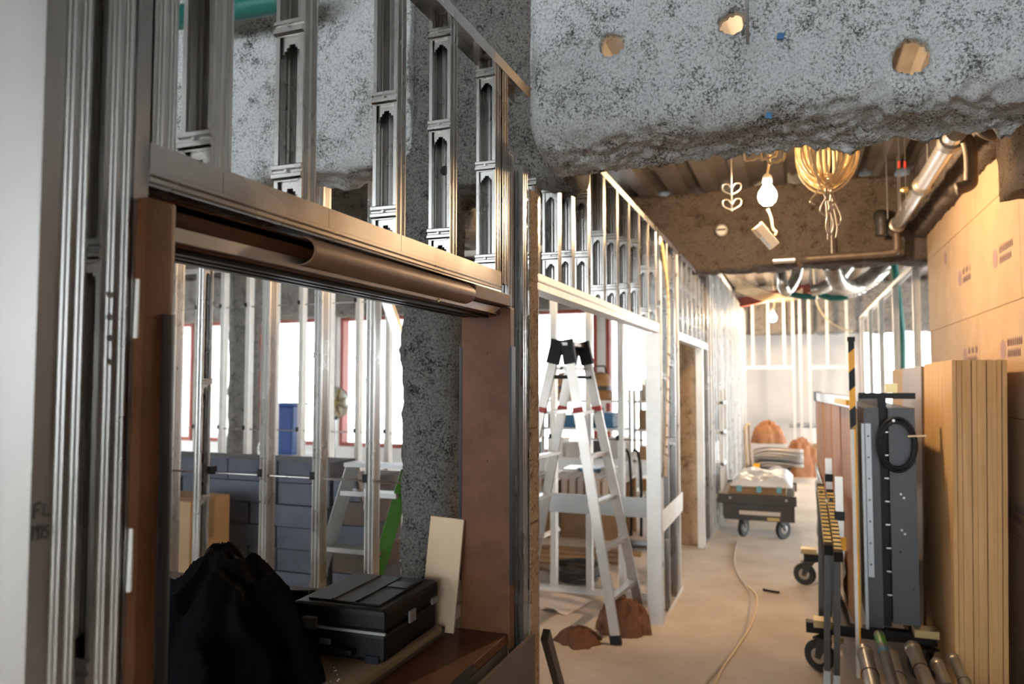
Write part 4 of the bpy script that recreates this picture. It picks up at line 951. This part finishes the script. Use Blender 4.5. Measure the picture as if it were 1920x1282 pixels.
MB().tube(smooth_path([lc+V((0.0, 0, -R0*1.45)), lc+V((0.02, 0, -0.14)), lc+V((0.03, 0, -0.21)), lc+V((0.05, 0, -0.235)), lc+V((0.04, 0, -0.255))]), 0.007, 8).build('lower_cord', CABLE, lm, smooth=True)
q = PY(1436, 443, 4.95); JM = Matrix.Translation(q) @ Matrix.Rotation(YAW, 4, 'Z') @ Matrix.Rotation(math.radians(50), 4, 'Y')
MB().box(-0.085, 0.085, -0.03, 0.03, -0.03, 0.03, JM).build('connector_box', WHITE, lm, bevel=0.006)
for s_ in (-1, 1): MB().box(-0.09, -0.02, -0.018, 0.018, s_*0.034-0.004, s_*0.034+0.004, JM).build('connector_clip', CABLE, lm)
l2 = onY(1449, 596, 13.2); lm2 = thing('site_lamp', 'small glowing lamp far away before the end wall frame', 'lamp', l2); bulb(lm2, l2, 0.06, BULB2)
MB().tube(smooth_path([l2+V((0, 0, 0.14)), l2+V((0.03, 0, 0.3)), V((l2.x, 13.2, ZC))]), 0.008, 6).build('cord', CABLE, lm2, smooth=True)
# cable coil hanging under the front beam
cc = onY(1552, 282, 4.5); mb = MB()
for i in range(26):
    rx_ = 0.155+0.02*random.uniform(-1, 1); rz_ = 0.20+0.035*random.uniform(-1, 1); th_ = random.uniform(-1.35, 1.35); ox = random.uniform(-0.02, 0.02); oy = random.uniform(-0.05, 0.05); oz = random.uniform(-0.02, 0.03)
    mb.tube([cc+V((ox+rx_*math.cos(t)*math.cos(th_), oy+rx_*math.cos(t)*math.sin(th_), oz+rz_*math.sin(t))) for t in [k_*2*math.pi/28 for k_ in range(28)]], 0.0055, 6, closed=True)
coil = mb.build('cable_coil', CABLE, smooth=True, label='large coil of cream cable hanging under the grey beam', cat='cable coil')
mb = MB(); mb.tube(smooth_path([cc+V((0, 0, 0.0)), cc+V((0.0, 0, 0.25)), V((cc.x, cc.y, ZC))]), 0.008, 6); mb.build('hanging_tie', CABLE, coil, smooth=True)
mb = MB()
for i in range(9):
    x = random.uniform(-0.05, 0.04); e_ = random.uniform(-0.09, 0.08); L = random.uniform(0.12, 0.36)
    mb.tube(smooth_path([cc+V((x, 0, -0.17)), cc+V((x+e_*0.4, 0.02, -0.17-L*0.4)), cc+V((x+e_, 0.0, -0.17-L*0.8)), cc+V((x+e_*0.6, -0.02, -0.17-L))]), 0.005, 6)
mb.build('loose_tails', GCABLE, coil, smooth=True)
mb = MB()
for px, py in ((1395, 300), (1440, 305), (1425, 298)):
    p = onY(px, py, 4.4); mb.tube(smooth_path([V((p.x, 4.4, ZC)), p+V((0.0, 0, 0.05)), p+V((0.03, 0, 0.0)), p+V((0.07, 0, 0.01)), p+V((0.09, 0, 0.06)), V((p.x+0.12, 4.4, ZC))]), 0.007, 6)
mb.build('ceiling_cable', CABLE, smooth=True, label='looped cream cables just under the edge of the grey beam', cat='cable')
# butterfly cable hanger
p = onY(1372, 362, 5.4); mb = MB(); mb.cyl(V((p.x, 5.4, p.z-0.13)), V((p.x, 5.4, ZC)), 0.005, n=6)
for dz in (0.02, -0.09):
    for s_ in (-1, 1): mb.tube(smooth_path([p+V((0, 0, dz-0.03)), p+V((s_*0.055, 0, dz)), p+V((s_*0.06, 0, dz+0.04)), p+V((s_*0.025, 0, dz+0.045)), p+V((0, 0, dz+0.01))]), 0.005, 6)
mb.build('cable_hanger', ALU, smooth=True, label='double butterfly wire hanger left of the lit lamp', cat='hanger')
p = onY(1353, 432, 7.17); dt = thing('round_detector', 'small pale round fitting on the dark brown beam', 'fitting', p)
MB().lathe(p, [(0.055, 0), (0.055, 0.02), (0.04, 0.04)], 18, (0, -1, 0)).build('housing', WHITE, dt, smooth='auto'); MB().box(p.x-0.04, p.x+0.04, p.y-0.046, p.y-0.038, p.z-0.008, p.z+0.008).build('slot', DKGREY, dt)
# silver drain pipe and branches
pz = 2.95; PX0 = 0.80
dp = thing('drain_pipe', 'silver ceiling pipe with rusty elbows near the right wall', 'pipe', (PX0, 6, pz-0.3))
MB().cyl((PX0, 4.4, pz), (PX0, 7.12, pz), 0.052, n=20).build('silver_tube', SILVER, dp, smooth='auto')
for y in (4.55, 5.55, 6.9): MB().lathe((PX0, y, pz), [(0.054, -0.05), (0.064, -0.045), (0.064, 0.045), (0.054, 0.05)], 20, (0, 1, 0)).build('collar', PIPE, dp, smooth='auto')
MB().tube(smooth_path([(PX0, 4.50, pz), (PX0+0.05, 4.47, pz-0.02), (PX0+0.07, 4.46, pz-0.10), (PX0+0.07, 4.46, pz-0.22), (PX0+0.06, 4.46, pz-0.27), (PX0+0.0, 4.46, pz-0.29)]), 0.034, 12).build('drop_branch', RUST, dp, smooth=True)
MB().tube(smooth_path([(PX0, 6.95, pz-0.05), (PX0, 6.96, pz-0.19), (PX0-0.03, 6.96, pz-0.215), (PX0-0.12, 6.97, pz-0.22), (PX0-0.75, 7.0, pz-0.225)]), 0.032, 12).build('horizontal_branch', RUST, dp, smooth=True)
MB().cyl((PX0-0.98, 7.0, pz-0.226), (PX0-0.8, 7.0, pz-0.226), 0.026, n=12).build('pipe_end', SILVER, dp, smooth='auto')
for y, x in ((5.3, PX0), (6.6, PX0-0.02), (6.6, PX0-0.10)): MB().cyl((x, y, pz), (x, y, ZC), 0.005, n=6).build('hanger_rod', STEELD, dp)
MB().cyl((PX0-0.5, 7.0, pz-0.225), (PX0-0.5, 7.0, ZC), 0.006, n=6).build('hanger_rod', STEELD, dp)
MB().lathe((PX0-0.085, 5.55, pz-0.02), [(0.02, 0), (0.02, 0.03), (0.012, 0.045)], 10, (-1, 0, 0)).build('pipe_plug', BRASS, dp)
p = onY(1855, 254, 4.2); MB().tube(smooth_path([p+V((-0.05, 0, 0.1)), p+V((-0.03, 0, 0.03)), p+V((0.03, 0, 0.0)), p+V((0.08, 0.0, 0.03))]), 0.03, 12).build('pipe_elbow', RUST, smooth=True, label='rusty pipe elbow above the plasterboard wall', cat='pipe')
p = onY(1652, 408, 7.0); mb = MB(); mb.tube(smooth_path([p+V((0, 0.18, 0.05)), p+V((0, 0.0, 0.02)), p+V((0, -0.02, -0.06)), p+V((0, -0.02, -0.16))]), 0.05, 12); mb.build('dark_pipe_bend', DKGREY, smooth=True, label='dark pipe bend on the brown beam near the silver pipe', cat='pipe')
for i, px in enumerate((1686, 1697)):
    p = onY(px, 310, 6.0); t = MB(); t.cyl((p.x, 6.0, p.z-0.33), (p.x, 6.0, ZC), 0.004, n=6); o = t.build('hanger_rod', STEELD, label='thin hanger rod with red tip, %s of the pair' % ('left' if i == 0 else 'right'), cat='rod'); MB().cyl((p.x, 6.0, p.z-0.02), (p.x, 6.0, p.z+0.03), 0.009, n=8).build('red_tip', REDTAPE, o)
# sprayed remnant at the right edge
p = onY(1915, 300, 3.2); lumpy_prism(rect_path(3.05, 3.4, p.z-0.12, p.z+0.35, 0.03), p.x-0.03, 1.0, 0.03, 0.03, 8, 51).build('sprayed_bracket', SPRAYT, smooth=True, label='tan sprayed bracket at the far right under the grey beam', cat='bracket')

# ------------------------------------------------------------------ right side: trolley, panels, boards, pipes
pt_ = thing('panel_trolley', 'low black panel trolley on casters under the wood panel', 'trolley', (0.43, 5.6, 0))
for y in (4.72, 6.55): MB().box(0.02, 0.69, y, y+0.07, 0.20, 0.26).build('cross_bar', BLACK, pt_, bevel=0.003)
for x in (0.20, 0.56): MB().box(x, x+0.06, 4.79, 6.55, 0.20, 0.26).build('side_bar', BLACK, pt_)
for x, y, a in ((0.12, 4.68, 2.6), (0.06, 6.60, 2.8), (0.63, 4.70, 2.2), (0.63, 6.58, 2.2)):
    c_ = caster(pt_, x, y, 0.088, 0.199, a); MB().box(x-0.06, x+0.06, y-0.05, y+0.05, 0.261, 0.30).build('caster_plate', BRASS, pt_)
sp = thing('striped_pole', 'yellow and black striped pole standing at the near end of the trolley', 'pole', (onY(1608, 1180, 4.70).x, 4.67, 0.0))
pb = onY(1608, 1180, 4.70); ptop = onY(1608, 640, 4.70).z; n = 10; zz = 0.0; seg = 0.108; zz = ptop-4.5*seg
MB().box(pb.x-0.013, pb.x+0.004, 4.66, 4.686, 0.0, zz-0.016).build('alloy_shaft', WHITE, sp); MB().box(pb.x+0.004, pb.x+0.013, 4.66, 4.686, 0.0, zz-0.016).build('yellow_shaft_edge', YELLOW, sp)
for i in range(5):
    mt_ = (BLACK if i % 2 == 0 else YELLOW)
    x = pb.x
    MB().prism([(x-0.016, 4.66, zz+seg*i-0.015), (x+0.016, 4.66, zz+seg*i+0.015), (x+0.016, 4.66, zz+(seg*(i+1)+0.015 if i < 4 else seg*4.5)), (x-0.016, 4.66, zz+(seg*(i+1)-0.015 if i < 4 else seg*4.5))], (0, 0.026, 0)).build('pole_stripe', mt_, sp)
MB().box(pb.x-0.02, pb.x+0.02, 4.65, 4.70, ptop, ptop+0.025).build('pole_cap', BLACK, sp)
# wood faced panel
wp = thing('framed_wood_panel', 'red brown wood panel with metal frame standing on the trolley', 'panel', (0.29, 5.6, 0.26))
WM = Matrix.Translation(V((0.315, 4.74, 0.262))) @ Matrix.Rotation(math.radians(4.6), 4, 'Z')
def wbox(name, mt_, *a): return MB().box(*a, WM).build(name, mt_, wp)
wbox('wood_face', WOOD, -0.03, -0.015, 0, 1.86, 0, 1.235); wbox('top_rail', ALU, -0.036, 0.0, -0.015, 1.88, 1.235, 1.30); wbox('corner_cap', BLACK, -0.041, 0.004, 1.77, 1.90, 1.23, 1.305)
wbox('edge_rail', BAND, -0.036, 0.0, -0.02, 0.0, 0, 1.235); wbox('backing', PLY, -0.015, -0.003, 0.0, 1.86, 0, 1.235); wbox('yellow_arm', YELLOW, -0.055, -0.037, 0.0, 0.5, 1.25, 1.28)
for k_ in range(3): wbox('panel_batten', WOOD, -0.036, -0.030, 0.42+0.45*k_, 0.47+0.45*k_, 0.02, 1.23)
# torn film hanging from the panel
mb = MB(); n1, n2 = 14, 16
for i in range(n1+1):
    for j in range(n2+1):
        u, v_ = i/n1, j/n2; P = V((0.262-u*0.125, 5.0+u*1.55, 0.30+v_*(0.35+0.42*u)*0.9)); P.x -= 0.004+0.03*abs(nz(P, 4, 3)); mb.v.append(P)
for i in range(n1):
    for j in range(n2): a = i*(n2+1)+j; mb.f.append((a, a+n2+1, a+n2+2, a+1))
o = mb.build('torn_film', CLEAR, label='crumpled silver film hanging low on the wood panel', cat='film', smooth=True); s_ = o.modifiers.new('t', 'SOLIDIFY'); s_.thickness = 0.002
# grey steel cabinet panels
gc = thing('steel_cabinet', 'tall slate grey steel cabinet panel with holes behind the striped pole', 'cabinet', (0.48, 4.9, 0.26))
zt = 1.50
MB().box(0.335, 0.350, 4.70, 4.74, 0.262, zt-0.09).build('light_profile', LTGREY, gc); MB().box(0.355, 0.385, 4.71, 4.74, 0.55, zt-0.09).build('light_profile', LTGREY, gc)
MB().box(0.352, 0.43, 4.75, 6.3, 0.262, zt).build('inner_side', GREYST, gc); MB().box(0.43, 0.475, 4.79, 6.3, 0.262, zt+0.05).build('dark_slot', BLACK, gc)
MB().box(0.475, 0.61, 4.72, 4.745, 0.30, zt).build('front_panel', GREYST, gc, bevel=0.002); MB().box(0.475, 0.60, 4.746, 6.3, 0.30, zt).build('side_panel', GREYST, gc)
MB().box(0.33, 0.62, 4.75, 4.80, zt+0.051, zt+0.085).build('top_bar', BLACK, gc); MB().box(0.47, 0.53, 4.74, 4.82, zt+0.086, zt+0.14).build('top_bracket', BRASS, gc)
for i in range(8): MB().lathe((0.370, 4.709, 0.62+0.12*i), [(0.006, 0), (0.004, 0.003)], 8, (0, -1, 0)).build('rivet', RUST, gc)
for x, z in ((0.53, 1.02), (0.545, 1.0), (0.53, 0.82), (0.545, 0.80), (0.58, 0.5), (0.52, 0.7)): MB().lathe((x, 4.72, z), [(0.006, 0), (0.006, 0.001)], 8, (0, -1, 0)).build('bolt_hole', ALU if z > 0.75 else BLACK, gc)
for i in range(8): MB().box(0.452, 0.478, 4.735, 4.745, 0.45+0.13*i, 0.456+0.13*i).build('slot_pin', ALU, gc)
cq = onY(1681, 826, 4.69); mb = MB()
for i in range(16):
    r1 = 0.085+0.025*random.random(); r2 = 0.125+0.03*random.random(); oy = -0.012*random.random()*4
    mb.tube([V((cq.x+r1*math.cos(t)*0.9, 4.69+oy, cq.z+r2*math.sin(t)-0.02)) for t in [k_*2*math.pi/26 for k_ in range(26)]], 0.0065, 6, closed=True)
ck = mb.build('black_cable_coil', RUBBER, smooth=True, label='coil of black cable hung on the grey cabinet', cat='cable coil')
MB().cyl((cq.x-0.02, 4.62, cq.z+0.115), (cq.x+0.0, 4.72, cq.z+0.115), 0.008, n=8).build('hook', STEELD, ck)
MB().bar((cq.x+0.05, 4.63, cq.z+0.03), (cq.x+0.14, 4.63, cq.z+0.035), 0.008, 0.008).build('cable_tie', CABLE, ck)
# folded work platform with ribbed yellow treads
fp = thing('folding_work_platform', 'folded work platform with yellow ribbed treads and dark legs', 'platform', (0.14, 4.6, 0))
for k_, dx in enumerate((0.0, 0.045)):
    A = V((0.125+dx, 5.15-0.25*k_, 0.97)); B = V((0.135+dx, 4.32-0.06*k_, 0.78-0.02*k_))
    td = MB().bar(A, B, 0.036, 0.05).build('tread', YELL2, fp)
    for i in range(16):
        q = A+(B-A)*((i+0.5)/16); MB().box(q.x-0.019, q.x+0.019, q.y-0.006, q.y+0.006, q.z+0.026, q.z+0.031).build('tread_rib', DKBROWN, td)
    MB().bar(B+(A-B)*0.0, B+(B-A)*0.05, 0.042, 0.056).build('tread_cap', BLACK, td); MB().bar(A, A+(A-B)*0.03, 0.042, 0.056).build('tread_cap', BLACK, td)
    lg = MB().bar(B+V((0, 0.05, 0)), V((B.x-0.02, 4.36-0.05*k_, 0.02)), 0.03, 0.045, up=(0, 1, 0)).build('leg', DKGREY, fp); MB().bar(V((B.x-0.02, 4.36-0.05*k_, 0.0)), V((B.x-0.018, 4.362-0.05*k_, 0.13)), 0.034, 0.05, up=(0, 1, 0)).build('foot', LTGREY, lg)
    lg = MB().bar(A, V((A.x-0.02, 5.0, 0.02)), 0.03, 0.045, up=(0, 1, 0)).build('leg', DKGREY, fp)
    MB().bar(A+V((0, -0.12, 0)), V((B.x-0.01, 4.55, 0.15)), 0.02, 0.03, up=(0, 1, 0)).build('brace', DKGREY, fp)
MB().box(0.185, 0.225, 4.56, 4.60, 0.70, 1.12).build('alloy_arm', ALU, fp); MB().box(0.18, 0.232, 4.555, 4.605, 0.88, 0.93).build('arm_sleeve', BLACK, fp); MB().box(0.19, 0.235, 4.54, 4.57, 0.72, 0.79).build('orange_catch', YELLOW, fp)
MB().box(0.16, 0.20, 5.3, 5.34, 0.9, 1.15).build('alloy_arm', ALU, fp); MB().box(0.155, 0.205, 5.295, 5.345, 1.0, 1.05).build('arm_sleeve', BLACK, fp)
MB().bar((0.155, 4.34, 0.30), (0.19, 4.32, 0.30), 0.05, 0.03).build('hinge_strap', BRASS, fp)
# leaning stack of boards
def sheet_board(x_b, x_t, y0, y1, h, th, mt, label, group, name='leaning_board'):
    return MB().prism([(x_b, y0, 0), (x_b+th, y0, 0), (x_t+th, y0, h), (x_t, y0, h)], (0, y1-y0, 0)).build(name, mt, label=label, cat='board', group=group)
nS = 11; xb0, xt0 = 0.715, 0.745; thk = 0.0205
for i in range(nS):
    jit = 0.008*math.sin(i*2.4)
    sheet_board(xb0+i*0.0208, xt0+i*0.0222, 4.40+jit*0.6, 5.31+jit, 1.76+0.004*math.sin(i*3.1), thk*(1.0 if i % 3 else 0.9), BOARDE, 'tan board in the near leaning stack, %s sheet counted from the corridor' % ORD[i], 'boards in the near leaning stack')
for i in range(3): sheet_board(0.715+i*0.024, 0.745+i*0.026, 5.42+0.02*i, 6.33, 1.75, 0.022, PANELG, 'glossy brown panel leaning beyond the tan stack, %s from the corridor' % ORD[i], 'glossy panels behind the tan stack', 'glossy_panel')
for i in range(3): sheet_board(0.745+i*0.034, 0.775+i*0.036, 6.42+0.03*i, 7.3, 1.75, 0.030, BOARDE if i != 1 else PANELG, '%s board leaning at the far end of the wall, %s from the corridor' % ('tan' if i != 1 else 'brown', ORD[i]), 'boards leaning at the far end')
# bundle of steel pipes on a low cradle
cr = thing('pipe_cradle', 'low black cradle with casters under the steel pipes', 'cradle', (0.55, 3.3, 0))
for y in (2.6, 3.75): MB().box(0.22, 0.80, y, y+0.06, 0.18, 0.235).build('cross_bar', BLACK, cr)
for x in (0.24, 0.72): MB().box(x, x+0.05, 2.66, 3.75, 0.18, 0.23).build('side_bar', BLACK, cr)
for x, y in ((0.27, 2.7), (0.75, 2.7), (0.27, 3.7), (0.76, 3.72)): caster(cr, x, y, 0.075, 0.179, 1.5)
pipes = [(1620, 1212, 0.036), (1668, 1218, 0.034), (1710, 1205, 0.034), (1756, 1236, 0.028), (1785, 1226, 0.026)]
zp = 0.236
for i, (px, py, r) in enumerate(pipes):
    z = zp+r; far = onZ(px, py, z+r*0.6); far.z = z
    near = V((far.x-0.01*i, 2.3, z)); r0 = thing('steel_pipe', 'grey steel pipe in the bundle on the cradle, %s from the corridor' % ORD[i], 'pipe', (far.x, 3.2, zp), 'steel pipes on the cradle')
    mb = MB(); d = (near-far).normalized(); mb.lathe(far, [(r*0.8, 0.03), (r*0.8, 0), (r, 0), (r, (near-far).length), (r*0.8, (near-far).length), (r*0.8, (near-far).length-0.03)], 18, d); mb.build('tube', PIPE, r0, smooth='auto')
    MB().lathe(far+d*0.012, [(r, 0), (r*1.14, 0.004), (r*1.14, 0.05), (r, 0.055)], 18, d).build('coupling', ALU if i % 2 == 0 else PIPE, r0, smooth='auto')
    MB().lathe(far+d*0.34, [(r*1.02, 0), (r*1.1, 0.003), (r*1.02, 0.006)], 18, d).build('cable_tie', RUBBER, r0)
gp = onZ(1648, 1188, 0.34); gt = thing('green_tipped_pole', 'dark pole with green painted end lying on the steel pipes', 'pole', (gp.x, 3.3, 0.30))
far = V((gp.x, gp.y, 0.335)); near = V((gp.x-0.02, 2.4, 0.335)); d = (near-far)
MB().lathe(far, [(0.024, 0), (0.026, 0.005), (0.026, d.length)], 16, d).build('tube', DKGREY, gt, smooth='auto'); MB().lathe(far+d.normalized()*0.04, [(0.0265, 0), (0.0268, 0.16)], 16, d).build('green_sleeve', GREEN, gt, smooth='auto'); MB().lathe(far+d.normalized()*0.26, [(0.0265, 0), (0.0268, 0.05)], 16, d).build('blue_tape', BLUED, gt, smooth='auto')
